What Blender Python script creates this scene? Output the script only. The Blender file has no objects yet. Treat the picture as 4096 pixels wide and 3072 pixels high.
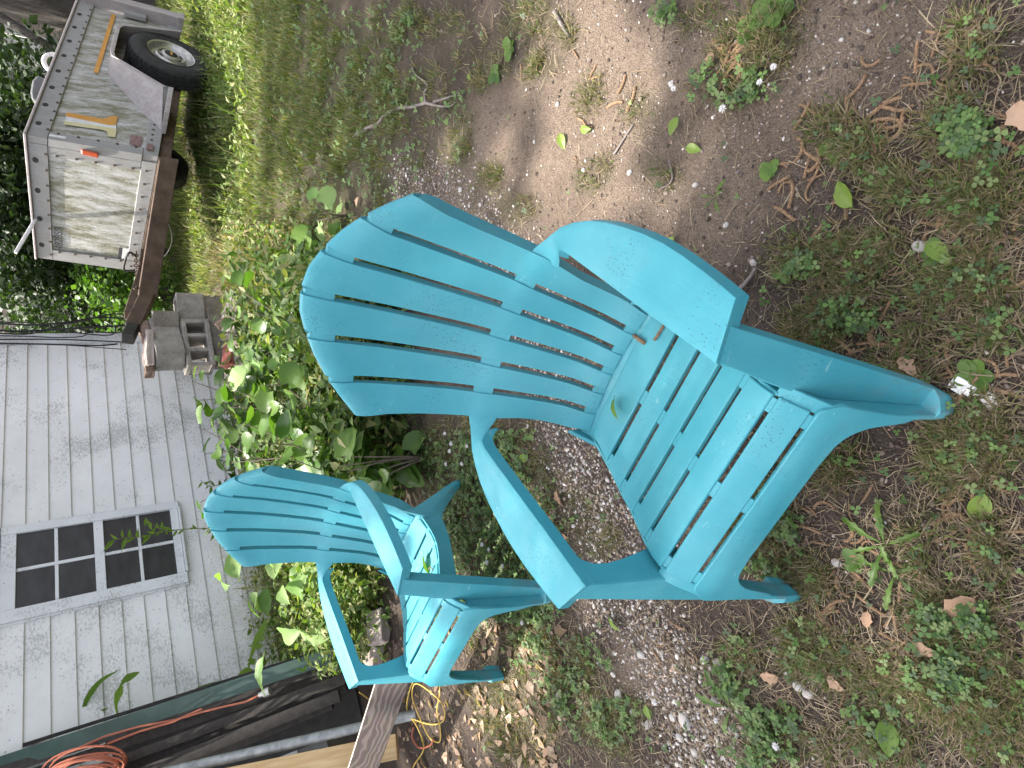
import bpy, bmesh, math, random
import numpy as np
from mathutils import Vector, Matrix

# ------------------------------------------------------------------ camera, sky, sun, exposure
F_PX, CAM_H, PITCH, ROLL = 2450.26, 1.34746, 0.645293, 0.0721937
sc = bpy.context.scene
col = sc.collection
cp, sp = math.cos(PITCH), math.sin(PITCH)
_r = np.array([1., 0, 0]); _f = np.array([0, cp, -sp]); _d = np.array([0, -sp, -cp])
_c, _s = math.cos(ROLL), math.sin(ROLL)
RIGHT, DOWN, FWD = _c*_r+_s*_d, -_s*_r+_c*_d, _f
CAM = np.array([0., 0., CAM_H])
cam_data = bpy.data.cameras.new('camera'); cam = bpy.data.objects.new('camera', cam_data); col.objects.link(cam)
cam_data.sensor_width = 36.0; cam_data.lens = F_PX/4096*36.0
cam_data.clip_start = 0.02; cam_data.clip_end = 400
# the phone was held upright and the picture saved lying on its side: picture right = down, picture up = right
Rm = Matrix(((DOWN[0], RIGHT[0], -FWD[0]), (DOWN[1], RIGHT[1], -FWD[1]), (DOWN[2], RIGHT[2], -FWD[2])))
cam.matrix_world = Matrix.Translation(CAM) @ Rm.to_4x4()
sc.camera = cam

SUN_AZ = np.array([-0.56, 0.83]); SUN_AZ = SUN_AZ/np.linalg.norm(SUN_AZ)
SUN_EL = math.radians(66)
TO_SUN = np.array([SUN_AZ[0]*math.cos(SUN_EL), SUN_AZ[1]*math.cos(SUN_EL), math.sin(SUN_EL)])
world = bpy.data.worlds.new('World'); sc.world = world; world.use_nodes = True
wn = world.node_tree.nodes; wl = world.node_tree.links
bg = wn['Background']; sky = wn.new('ShaderNodeTexSky'); sky.sky_type = 'NISHITA'; sky.sun_disc = False
sky.sun_elevation = SUN_EL; sky.sun_rotation = math.atan2(SUN_AZ[0], SUN_AZ[1])
sky.air_density = 0.7; sky.dust_density = 6.0; sky.ozone_density = 0.3
hs_ = wn.new('ShaderNodeHueSaturation'); hs_.inputs['Saturation'].default_value = .45; wl.new(sky.outputs[0], hs_.inputs['Color']); wl.new(hs_.outputs[0], bg.inputs[0]); bg.inputs[1].default_value = 0.15
sun_d = bpy.data.lights.new('sun', 'SUN'); sun_d.energy = 3.2; sun_d.angle = math.radians(0.55); sun_d.color = (1, .94, .84)
sun = bpy.data.objects.new('sun', sun_d); col.objects.link(sun)
sun.rotation_euler = Vector(TO_SUN).to_track_quat('Z', 'Y').to_euler(); sun.location = (-6, 3, 12)
vs = sc.view_settings; vs.view_transform = 'Standard'; vs.look = 'None'; vs.exposure = 2.08; vs.gamma = 1.0
sc.cycles.max_bounces = 8; sc.cycles.transparent_max_bounces = 8

rnd = random.Random(7); nr = np.random.RandomState(11)

# ------------------------------------------------------------------ picture point -> place
def ray(x, y):
    d = RIGHT*((1536-y)/F_PX) + DOWN*((x-2048)/F_PX) + FWD
    return d
def gnd(x, y, z=0.0):
    d = ray(x, y); return CAM + d*((z-CAM_H)/d[2])
def at(x, y, depth):
    return CAM + ray(x, y)*depth
def aty(x, y, Y):
    d = ray(x, y); return CAM + d*(Y/d[1])
WD = np.array([.79612527, .60513184, 0]); WN = np.array([-.60513184, .79612527, 0]); WDIST = 4.67
def onwall(x, y, D=WDIST):
    d = ray(x, y); return CAM + d*(D/(d@WN))
def wall_sz(x, y):
    P = onwall(x, y); return P@WD, P[2]
def wallP(s, z, out=0.0):
    return Vector(WD*s + WN*(WDIST-out) + np.array([0, 0, z]))

# ------------------------------------------------------------------ helpers
def tag(o, label=None, cat=None, group=None, kind=None):
    if label: o['label'] = label
    if cat: o['category'] = cat
    if group: o['group'] = group
    if kind: o['kind'] = kind
    return o
def empty(name, loc=(0, 0, 0)):
    o = bpy.data.objects.new(name, None); col.objects.link(o); o.location = loc; o.empty_display_size = .05; return o
def link(name, me, mat=None, parent=None, loc=None):
    o = bpy.data.objects.new(name, me); col.objects.link(o)
    if mat is not None and len(me.materials) == 0: me.materials.append(mat)
    if parent is not None: o.parent = parent
    if loc is not None: o.location = loc
    return o
def from_bm(name, bm, mat=None, parent=None, smooth=None, bevel=0.0, seg=2, loc=None):
    bmesh.ops.recalc_face_normals(bm, faces=bm.faces[:])
    me = bpy.data.meshes.new(name); bm.to_mesh(me); bm.free()
    if smooth is not None:
        me.shade_smooth(); me.set_sharp_from_angle(angle=math.radians(smooth))
    o = link(name, me, mat, parent, loc)
    if bevel > 0:
        m = o.modifiers.new('bevel', 'BEVEL'); m.width = bevel; m.segments = seg; m.limit_method = 'ANGLE'; m.angle_limit = math.radians(50)
        m.harden_normals = False
    return o
def fast_mesh(name, V, F):
    V = np.asarray(V, np.float32); F = np.asarray(F, np.int32)
    me = bpy.data.meshes.new(name); k = F.shape[1]
    me.vertices.add(len(V)); me.vertices.foreach_set('co', V.ravel())
    me.loops.add(F.size); me.loops.foreach_set('vertex_index', F.ravel())
    me.polygons.add(len(F)); me.polygons.foreach_set('loop_start', np.arange(0, F.size, k, dtype=np.int32))
    me.update(calc_edges=True); me.validate()
    return me
def vcol(me, C, name='tint'):
    a = me.color_attributes.new(name, 'FLOAT_COLOR', 'POINT')
    c = np.ones((len(C), 4), np.float32); c[:, :3] = C; a.data.foreach_set('color', c.ravel())
def add_box(bm, a, b, m=None):
    """axis box from corner a to corner b, optional 4x4 map"""
    vs_ = []
    for z in (a[2], b[2]):
        for x, y in ((a[0], a[1]), (b[0], a[1]), (b[0], b[1]), (a[0], b[1])):
            p = Vector((x, y, z)); vs_.append(bm.verts.new(m(p) if m else p))
    for f in ((0, 3, 2, 1), (4, 5, 6, 7), (0, 1, 5, 4), (1, 2, 6, 5), (2, 3, 7, 6), (3, 0, 4, 7)):
        bm.faces.new([vs_[i] for i in f])
def add_hex(bm, P):
    v = [bm.verts.new(Vector(p)) for p in P]
    for f in ((0, 3, 2, 1), (4, 5, 6, 7), (0, 1, 5, 4), (1, 2, 6, 5), (2, 3, 7, 6), (3, 0, 4, 7)):
        bm.faces.new([v[i] for i in f])
def add_tube(bm, pts, rad, n=8, cap=True):
    pts = [Vector(p) for p in pts]; rings = []
    up = Vector((0, 0, 1)); prev = None
    for i, p in enumerate(pts):
        t = (pts[min(i+1, len(pts)-1)]-pts[max(i-1, 0)]).normalized()
        if prev is None:
            a = t.cross(up if abs(t.z) < .9 else Vector((1, 0, 0))).normalized()
        else:
            a = (prev-t*prev.dot(t)).normalized()
        prev = a; b = t.cross(a)
        r = rad[i] if hasattr(rad, '__len__') else rad
        rings.append([bm.verts.new(p+(a*math.cos(2*math.pi*k/n)+b*math.sin(2*math.pi*k/n))*r) for k in range(n)])
    for i in range(len(rings)-1):
        for k in range(n):
            bm.faces.new((rings[i][k], rings[i][(k+1) % n], rings[i+1][(k+1) % n], rings[i+1][k]))
    if cap:
        bm.faces.new(rings[0][::-1]); bm.faces.new(rings[-1])
def add_slab(bm, grid, thick, face=(0, 0, 1)):
    """closed solid: grid rows of Vectors = visible face looking towards face, thickness (number or per-column list) goes behind it"""
    m, n = len(grid), len(grid[0])
    G = [[Vector(p) for p in row] for row in grid]
    N = [[None]*n for _ in range(m)]
    for i in range(m):
        for j in range(n):
            du = G[min(i+1, m-1)][j]-G[max(i-1, 0)][j]; dv = G[i][min(j+1, n-1)]-G[i][max(j-1, 0)]
            q = du.cross(dv); q = q.normalized() if q.length > 1e-12 else Vector((0, 0, 1))
            N[i][j] = q
    tot = Vector((0, 0, 0))
    for row in N:
        for q in row: tot += q
    if tot.dot(Vector(face)) < 0: N = [[-q for q in row] for row in N]
    th = lambda j: thick[j] if hasattr(thick, '__len__') else thick
    A = [[bm.verts.new(G[i][j]) for j in range(n)] for i in range(m)]
    B = [[bm.verts.new(G[i][j]-N[i][j]*th(j)) for j in range(n)] for i in range(m)]
    for i in range(m-1):
        for j in range(n-1):
            bm.faces.new((A[i][j], A[i+1][j], A[i+1][j+1], A[i][j+1]))
            bm.faces.new((B[i][j], B[i][j+1], B[i+1][j+1], B[i+1][j]))
    for i in range(m-1):
        bm.faces.new((A[i][0], B[i][0], B[i+1][0], A[i+1][0])); bm.faces.new((A[i][n-1], A[i+1][n-1], B[i+1][n-1], B[i][n-1]))
    for j in range(n-1):
        bm.faces.new((A[0][j], A[0][j+1], B[0][j+1], B[0][j])); bm.faces.new((A[m-1][j], B[m-1][j], B[m-1][j+1], A[m-1][j+1]))
def interp(x, tab):
    return float(np.interp(x, [t[0] for t in tab], [t[1] for t in tab]))
def smooth_curve(P, n):
    P = [np.array(p, float) for p in P]
    P = [2*P[0]-P[1]]+P+[2*P[-1]-P[-2]]; out = []
    for i in range(1, len(P)-2):
        for k in range(n):
            t = k/n; a, b, c, d = P[i-1], P[i], P[i+1], P[i+2]
            out.append(.5*((2*b)+(-a+c)*t+(2*a-5*b+4*c-d)*t*t+(-a+3*b-3*c+d)*t**3))
    out.append(P[-2]); return [Vector(p) for p in out]
def vnoise(x, y, seed=0):
    x = np.asarray(x, float); y = np.asarray(y, float)
    xi = np.floor(x).astype(np.int64); yi = np.floor(y).astype(np.int64); fx = x-xi; fy = y-yi
    fx = fx*fx*(3-2*fx); fy = fy*fy*(3-2*fy)
    def h(a, b):
        n = (a*374761393+b*668265263+seed*974711) & 0xffffffff
        n = ((n ^ (n >> 13))*1274126177) & 0xffffffff
        return ((n ^ (n >> 16)) & 0xffff)/65535.
    return (h(xi, yi)*(1-fx)+h(xi+1, yi)*fx)*(1-fy)+(h(xi, yi+1)*(1-fx)+h(xi+1, yi+1)*fx)*fy
def fbm(x, y, seed=0, o=4):
    s, a, f = 0, .5, 1.
    for k in range(o): s = s+a*vnoise(x*f, y*f, seed+k*17); a *= .5; f *= 2.03
    return s
def gh(x, y):
    """height of the ground"""
    x = np.asarray(x, float); y = np.asarray(y, float)
    far = np.clip((y-4.5)/2.5, 0, 1)
    return (fbm(x*1.3, y*1.3, 3)-.47)*.035+(fbm(x*9, y*9, 5, 3)-.44)*.012 - .06*far*np.clip((x-1)/1.5, 0, 1)

# ------------------------------------------------------------------ materials
def new_mat(name):
    m = bpy.data.materials.new(name); m.use_nodes = True; nt = m.node_tree
    return m, nt.nodes, nt.links, nt.nodes['Principled BSDF']
def noise_node(N, L, scale, detail=4, rough=.55, vec=None, dim='3D'):
    t = N.new('ShaderNodeTexNoise'); t.inputs['Scale'].default_value = scale; t.inputs['Detail'].default_value = detail
    t.inputs['Roughness'].default_value = rough
    if vec is not None: L.new(vec, t.inputs['Vector'])
    return t
def ramp(N, L, src, stops):
    r = N.new('ShaderNodeValToRGB'); L.new(src, r.inputs[0]); e = r.color_ramp.elements
    while len(e) < len(stops): e.new(.5)
    for k, (p, c) in enumerate(stops):
        e[k].position = p; e[k].color = (*c, 1) if len(c) == 3 else c
    return r
def mix(N, L, fac, a, b, mode='MIX'):
    m = N.new('ShaderNodeMix'); m.data_type = 'RGBA'; m.blend_type = mode
    if isinstance(fac, (int, float)): m.inputs[0].default_value = fac
    else: L.new(fac, m.inputs[0])
    for v, i in ((a, 6), (b, 7)):
        if isinstance(v, tuple): m.inputs[i].default_value = (*v, 1)
        else: L.new(v, m.inputs[i])
    return m.outputs[2]
def bump(N, L, h, strength, dist, bsdf):
    b = N.new('ShaderNodeBump'); b.inputs['Strength'].default_value = strength; b.inputs['Distance'].default_value = dist
    L.new(h, b.inputs['Height']); L.new(b.outputs[0], bsdf.inputs['Normal']); return b
def coords(N, kind='Object'):
    return N.new('ShaderNodeTexCoord').outputs[kind]
def mapping(N, L, vec, scale=(1, 1, 1), rot=(0, 0, 0)):
    m = N.new('ShaderNodeMapping'); L.new(vec, m.inputs[0]); m.inputs['Scale'].default_value = scale; m.inputs['Rotation'].default_value = rot
    return m.outputs[0]
def simple(name, c1, c2, scale=8, rough=.7, bs=.3, bd=.003, stretch=(1, 1, 1), metal=0.0, detail=5, spec=.5):
    m, N, L, B = new_mat(name); v = mapping(N, L, coords(N), stretch)
    n = noise_node(N, L, scale, detail, .6, v); r = ramp(N, L, n.outputs[0], [(.3, c1), (.7, c2)])
    L.new(r.outputs[0], B.inputs['Base Color']); B.inputs['Roughness'].default_value = rough; B.inputs['Metallic'].default_value = metal
    B.inputs['Specular IOR Level'].default_value = spec
    n2 = noise_node(N, L, scale*6, 4, .6, v); bump(N, L, n2.outputs[0], bs, bd, B)
    return m
def leafy(name, c1, c2, trans=.45, rough=.45, rand=True, attr=None):
    m, N, L, B = new_mat(name)
    if attr:
        a = N.new('ShaderNodeAttribute'); a.attribute_name = attr; c = a.outputs['Color']
    else:
        g = N.new('ShaderNodeNewGeometry'); oi = N.new('ShaderNodeObjectInfo')
        f = N.new('ShaderNodeMath'); f.operation = 'ADD'; L.new(g.outputs['Random Per Island'], f.inputs[0]); L.new(oi.outputs['Random'], f.inputs[1])
        f2 = N.new('ShaderNodeMath'); f2.operation = 'FRACT'; L.new(f.outputs[0], f2.inputs[0])
        c = ramp(N, L, f2.outputs[0], [(0, c1), (1, c2)]).outputs[0]
    n = noise_node(N, L, 60, 3); c = mix(N, L, .25, c, n.outputs[1], 'OVERLAY')
    L.new(c, B.inputs['Base Color']); B.inputs['Roughness'].default_value = rough; B.inputs['Specular IOR Level'].default_value = .35
    t = N.new('ShaderNodeBsdfTranslucent'); tc = mix(N, L, 1.0, c, (1.3, 1.5, .55), 'MULTIPLY'); L.new(tc, t.inputs[0])
    ms = N.new('ShaderNodeMixShader'); ms.inputs[0].default_value = trans
    out = N['Material Output']; L.new(B.outputs[0], ms.inputs[1]); L.new(t.outputs[0], ms.inputs[2]); L.new(ms.outputs[0], out.inputs[0])
    return m

MAT = {}
def plastic():
    m, N, L, B = new_mat('turquoise_plastic'); v = coords(N)
    n = noise_node(N, L, 5, 5, .6, v)
    base = ramp(N, L, n.outputs[0], [(.25, (.042, .268, .330)), (.75, (.060, .325, .395))]).outputs[0]
    fade = noise_node(N, L, 2.6, 4, .6, v); ff = ramp(N, L, fade.outputs[0], [(.45, (0, 0, 0)), (.72, (.45, .45, .45))]).outputs[0]
    base = mix(N, L, ff, base, (.13, .39, .45))
    # dirt specks in loose groups
    sp1 = N.new('ShaderNodeTexVoronoi'); sp1.inputs['Scale'].default_value = 150; L.new(v, sp1.inputs['Vector'])
    lt = N.new('ShaderNodeMath'); lt.operation = 'LESS_THAN'; L.new(sp1.outputs['Distance'], lt.inputs[0]); lt.inputs[1].default_value = .21
    pn = noise_node(N, L, 7, 4, .65, v); pm = ramp(N, L, pn.outputs[0], [(.52, (0, 0, 0)), (.64, (1, 1, 1))]).outputs[0]
    ml = N.new('ShaderNodeMath'); ml.operation = 'MULTIPLY'; L.new(lt.outputs[0], ml.inputs[0]); L.new(pm, ml.inputs[1])
    ms = N.new('ShaderNodeMath'); ms.operation = 'MULTIPLY'; L.new(ml.outputs[0], ms.inputs[0]); ms.inputs[1].default_value = .75
    base = mix(N, L, ms.outputs[0], base, (.02, .075, .085))
    # brownish dust film
    dn = noise_node(N, L, 3.3, 6, .7, v); df = ramp(N, L, dn.outputs[0], [(.50, (0, 0, 0)), (.80, (.2, .2, .2))]).outputs[0]; base = mix(N, L, df, base, (.17, .22, .21))
    # pale scuffs
    sc_ = noise_node(N, L, 16, 9, .75, mapping(N, L, v, (1, 1, 5))); scf = ramp(N, L, sc_.outputs[0], [(.62, (0, 0, 0)), (.70, (.6, .6, .6))]).outputs[0]
    base = mix(N, L, scf, base, (.27, .47, .51))
    # grey grime low on the legs, as splashed soil leaves it
    sx_ = N.new('ShaderNodeSeparateXYZ'); L.new(v, sx_.inputs[0]); gr = noise_node(N, L, 22, 7, .75, mapping(N, L, v, (1, 1, .4)))
    lo = ramp(N, L, sx_.outputs[2], [(.02, (1, 1, 1)), (.22, (0, 0, 0))]).outputs[0]; gm = ramp(N, L, gr.outputs[0], [(.46, (0, 0, 0)), (.60, (.75, .75, .75))]).outputs[0]
    gx_ = N.new('ShaderNodeMath'); gx_.operation = 'MULTIPLY'; L.new(lo, gx_.inputs[0]); L.new(gm, gx_.inputs[1]); base = mix(N, L, gx_.outputs[0], base, (.15, .16, .15))
    L.new(base, B.inputs['Base Color']); B.inputs['Specular IOR Level'].default_value = .35
    rr = noise_node(N, L, 30, 3, .5, v); rm = ramp(N, L, rr.outputs[0], [(.3, (.40, .40, .40)), (.7, (.62, .62, .62))]).outputs[0]; L.new(rm, B.inputs['Roughness'])
    w = noise_node(N, L, 70, 7, .75, mapping(N, L, v, (3.2, .35, .35))); w2 = noise_node(N, L, 9, 3, .5, mapping(N, L, v, (4, .8, .8)))
    ad = N.new('ShaderNodeMath'); ad.operation = 'ADD'; L.new(w.outputs[0], ad.inputs[0]); L.new(w2.outputs[0], ad.inputs[1]); bump(N, L, ad.outputs[0], .34, .0022, B)
    return m
MAT['plastic'] = plastic()
def ground_mat():
    m, N, L, B = new_mat('dirt'); v = coords(N)
    a = N.new('ShaderNodeAttribute'); a.attribute_name = 'tint'; sep = N.new('ShaderNodeSeparateColor'); L.new(a.outputs['Color'], sep.inputs[0])
    n1 = noise_node(N, L, 3.5, 8, .65, v); n2 = noise_node(N, L, 55, 6, .7, v); n3 = noise_node(N, L, 260, 3, .6, v)
    soil = ramp(N, L, n1.outputs[0], [(.3, (.075, .058, .050)), (.55, (.125, .100, .087)), (.75, (.19, .157, .137))]).outputs[0]
    sand = ramp(N, L, n2.outputs[0], [(.25, (.22, .17, .135)), (.7, (.36, .29, .235))]).outputs[0]
    c = mix(N, L, sep.outputs[2], soil, sand)
    grit = ramp(N, L, n3.outputs[0], [(.3, (.36, .35, .34)), (.68, (1.4, 1.34, 1.28))]).outputs[0]; c = mix(N, L, .8, c, grit, 'MULTIPLY')
    vo = N.new('ShaderNodeTexVoronoi'); vo.inputs['Scale'].default_value = 95; L.new(v, vo.inputs['Vector'])
    peb = ramp(N, L, vo.outputs['Color'], [(.1, (.16, .13, .115)), (.9, (.42, .37, .34))]).outputs[0]
    pd = ramp(N, L, vo.outputs['Distance'], [(.25, (1, 1, 1)), (.5, (0, 0, 0))]).outputs[0]
    pf = N.new('ShaderNodeMath'); pf.operation = 'MULTIPLY'; L.new(pd, pf.inputs[0]); L.new(sep.outputs[0], pf.inputs[1])
    c = mix(N, L, pf.outputs[0], c, peb)
    moss = ramp(N, L, n2.outputs[0], [(.3, (.085, .078, .045)), (.7, (.16, .145, .085))]).outputs[0]
    gm = N.new('ShaderNodeMath'); gm.operation = 'MULTIPLY'; L.new(sep.outputs[1], gm.inputs[0]); gm.inputs[1].default_value = .75
    c = mix(N, L, gm.outputs[0], c, moss)
    L.new(c, B.inputs['Base Color']); B.inputs['Roughness'].default_value = .95; B.inputs['Specular IOR Level'].default_value = .15
    ad = N.new('ShaderNodeMath'); ad.operation = 'ADD'; L.new(n2.outputs[0], ad.inputs[0]); L.new(n3.outputs[0], ad.inputs[1]); bump(N, L, ad.outputs[0], 1.0, .022, B)
    return m
MAT['dirt'] = ground_mat()
MAT['blade'] = leafy('grass_blade', None, None, .35, .6, attr='tint')
MAT['clover'] = leafy('clover_leaf', None, None, .3, .5, attr='tint')
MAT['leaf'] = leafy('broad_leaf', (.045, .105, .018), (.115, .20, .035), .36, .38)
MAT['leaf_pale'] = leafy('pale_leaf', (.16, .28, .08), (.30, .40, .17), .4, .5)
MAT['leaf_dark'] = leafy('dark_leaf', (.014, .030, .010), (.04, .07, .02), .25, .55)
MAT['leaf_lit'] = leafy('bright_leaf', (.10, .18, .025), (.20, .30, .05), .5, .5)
MAT['leaf_yellow'] = leafy('yellow_leaf', (.11, .19, .03), (.19, .27, .05), .3, .4)
MAT['dry_leaf'] = leafy('dry_leaf', (.32, .20, .13), (.42, .28, .2), .15, .8)
MAT['stem'] = simple('green_stem', (.12, .13, .05), (.2, .2, .09), 20)
MAT['woody'] = simple('woody_stem', (.10, .075, .055), (.2, .16, .13), 30, .85, .6, .003)
MAT['bark'] = simple('bark', (.05, .042, .036), (.14, .12, .105), 6, .9, 1.0, .05, (3, 3, .35))
MAT['twig'] = simple('grey_twig', (.11, .09, .085), (.22, .19, .18), 40, .85, .5, .002)
MAT['catkin'] = simple('catkin', (.17, .10, .055), (.30, .19, .11), 120, .9, 1, .003)
MAT['stone'] = simple('limestone', (.36, .33, .31), (.66, .62, .60), 25, .9, .8, .004)
MAT['white'] = simple('white_chalk', (.62, .6, .6), (.85, .83, .83), 30, .9, .6, .003)

# ------------------------------------------------------------------ ground sheet
def dist_poly(x, y, P):
    best = np.full(np.shape(x), 1e9)
    for (a, b) in zip(P[:-1], P[1:]):
        a = np.array(a); b = np.array(b); d = b-a
        t = np.clip(((x-a[0])*d[0]+(y-a[1])*d[1])/(d@d), 0, 1)
        best = np.minimum(best, np.hypot(x-a[0]-t*d[0], y-a[1]-t*d[1]))
    return best
GRAVEL = [(.95, 2.55), (.78, 2.05), (.35, 1.72), (-.27, 1.5), (-.62, 1.32), (-.82, 1.2), (-1.0, 1.02), (-1.25, .75)]
SAND = [(2350, 400, .42), (2450, 250, .4), (2250, 560, .3), (2650, 250, .3), (1950, 650, .3), (2500, 700, .25), (2800, 800, .2), (3350, 250, .16), (2550, 2650, .12)]
SAND = [(*gnd(a, b)[:2], r) for a, b, r in SAND]
# green patches: picture x, y, radius x, radius y, strength
GREEN = [(2880, 350, 150, 110), (3010, 270, 140, 150), (3090, 110, 110, 130), (2760, 60, 120, 70), (3880, 190, 130, 150), (3800, 480, 150, 120), (3330, 500, 120, 90),
         (3450, 600, 130, 110), (3850, 760, 220, 150), (3560, 730, 100, 90), (3200, 1060, 180, 130), (3450, 980, 170, 90), (3480, 1200, 260, 180), (3800, 1130, 220, 150),
         (3280, 1310, 150, 120), (3700, 1330, 200, 140), (3950, 1250, 130, 130), (3560, 1480, 180, 110), (3350, 1850, 220, 150), (3080, 2080, 150, 190), (3650, 2130, 230, 180),
         (3850, 1800, 200, 200), (3950, 2150, 150, 150), (3350, 2300, 250, 120), (3800, 2480, 260, 200), (3600, 2700, 300, 180), (3950, 2850, 180, 200), (3300, 2600, 200, 150),
         (2960, 2700, 110, 220), (3080, 2950, 180, 160), (3450, 2950, 250, 140), (2300, 2680, 170, 200), (2150, 2580, 160, 180), (2420, 2900, 170, 160), (2050, 2850, 200, 200),
         (1900, 2100, 190, 380), (2080, 2050, 160, 300), (2150, 2350, 120, 120), (2300, 2000, 110, 110), (2380, 2120, 120, 90), (1800, 1800, 150, 150), (1900, 1700, 120, 120),
         (1830, 560, 70, 160), (1920, 330, 60, 70), (2000, 260, 60, 60), (2130, 60, 110, 90), (2170, 260, 70, 60), (2360, 380, 60, 80), (1960, 700, 60, 60), (2060, 830, 70, 60), (2560, 430, 90, 90),
         (2620, 680, 120, 100), (2420, 680, 60, 60), (1650, 100, 180, 120), (1600, 420, 220, 200), (1500, 700, 150, 250), (1700, 300, 110, 100), (1350, 400, 350, 500), (1450, 950, 250, 250),
         (2350, 720, 60, 60), (2250, 130, 60, 50)]
GREEN_G = []
for a, b, rx, ry in GREEN:
    c0 = gnd(a, b); ex = gnd(a+rx*.5, b)-gnd(a-rx*.5, b); ey = gnd(a, b+ry*.5)-gnd(a, b-ry*.5)
    A = np.array([[ex[0], ey[0]], [ex[1], ey[1]]]); GREEN_G.append((c0[:2], np.linalg.inv(A)))
def green_at(x, y):
    g = np.zeros(np.shape(x))
    w = (fbm(x*5, y*5, 31)-.47)*1.6
    for c0, Ai in GREEN_G:
        u = Ai[0, 0]*(x-c0[0])+Ai[0, 1]*(y-c0[1]); v = Ai[1, 0]*(x-c0[0])+Ai[1, 1]*(y-c0[1])
        g = np.maximum(g, 1.25-np.hypot(u, v)+w)
    lawn = np.clip((y-2.6-.25*(x-1.5))/.9, 0, 1)*np.clip((x+.6)/.5, 0, 1)
    back = np.clip((y-3.6)/.6, 0, 1)
    return np.clip(np.maximum(g, np.maximum(lawn, back)*1.1+w*.5*(lawn > 0)), 0, 1)
def gravel_at(x, y):
    d = dist_poly(x, y, GRAVEL); w = .20+.10*(fbm(x*3, y*3, 9)-.5)
    return np.clip(1.3-d/w+(fbm(x*8, y*8, 12)-.5)*.8, 0, 1)
def sand_at(x, y):
    s = np.zeros(np.shape(x))
    for a, b, r in SAND: s = np.maximum(s, 1.2-np.hypot(x-a, y-b)/r*.8+(fbm(x*4, y*4, 22)-.5)*1.0)
    return np.clip(s, 0, 1)
def axis(a0, a1, lo, hi, step, n_out):
    mid = np.arange(lo, hi+1e-6, step); t = np.linspace(0, 1, n_out+1)[1:]
    return np.concatenate([(lo-(lo-a0)*t**2.2)[::-1], mid, hi+(a1-hi)*t**2.2])
gx = axis(-70, 80, -2.6, 3.6, .022, 26); gy = axis(-25, 160, .1, 6.0, .022, 30)
GX, GY = np.meshgrid(gx, gy); gz = gh(GX, GY)
nx, ny = len(gx), len(gy)
Vg = np.stack([GX.ravel(), GY.ravel(), gz.ravel()], 1)
ii, jj = np.meshgrid(np.arange(nx-1), np.arange(ny-1)); q0 = (jj*nx+ii).ravel()
Fg = np.stack([q0, q0+1, q0+nx+1, q0+nx], 1)
gme = fast_mesh('ground', Vg, Fg)
vcol(gme, np.stack([gravel_at(Vg[:, 0], Vg[:, 1]), green_at(Vg[:, 0], Vg[:, 1]), sand_at(Vg[:, 0], Vg[:, 1])], 1))
gme.shade_smooth()
ground = link('ground', gme, MAT['dirt']); tag(ground, kind='structure')
def G3(x, y, z=0.0):
    p = gnd(x, y); return Vector((p[0], p[1], float(gh(p[0], p[1]))+z))

# ------------------------------------------------------------------ adirondack chairs (frame: x right seen from the front, y to the back, z up)
YB = [(.27, .437), (.292, .445), (.31, .455), (.325, .472), (.35, .497), (.39, .525), (.43, .547), (.48, .574), (.504, .587), (.545, .612), (.60, .637), (.68, .668), (.76, .697), (.83, .718), (.872, .730), (.90, .737), (.94, .743)]
ZT = [(0, .930), (.05, .924), (.097, .906), (.145, .882), (.189, .853), (.225, .822), (.262, .786)]
XO = [(.28, .159), (.30, .163), (.335, .175), (.38, .180), (.43, .187), (.477, .200), (.515, .210), (.545, .213), (.60, .221), (.66, .229), (.73, .241), (.79, .258), (.9, .29)]
X1 = [(.28, .110), (.293, .1115), (.40, .126), (.505, .139), (.545, .146), (.807, .174), (.86, .189)]
X2 = [(.28, .055), (.293, .0555), (.40, .063), (.505, .070), (.545, .073), (.856, .091), (.91, .098)]
SLOT_TOP = {0: .872, 1: .856, 2: .807}
yback_s = lambda z: interp(z, YB)
def yback(x, z): return yback_s(z)-interp(z, [(.29, .48), (.5, .68), (.85, .86)])*x*x
def xedge(k, z):          # boundaries -3..3 : -3 outer left, -2..2 slots, 3 outer right
    s = 1 if k >= 0 else -1; k = abs(k)
    return s*(0 if k == 0 else interp(z, X2) if k == 1 else interp(z, X1) if k == 2 else interp(z, XO))
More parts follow.
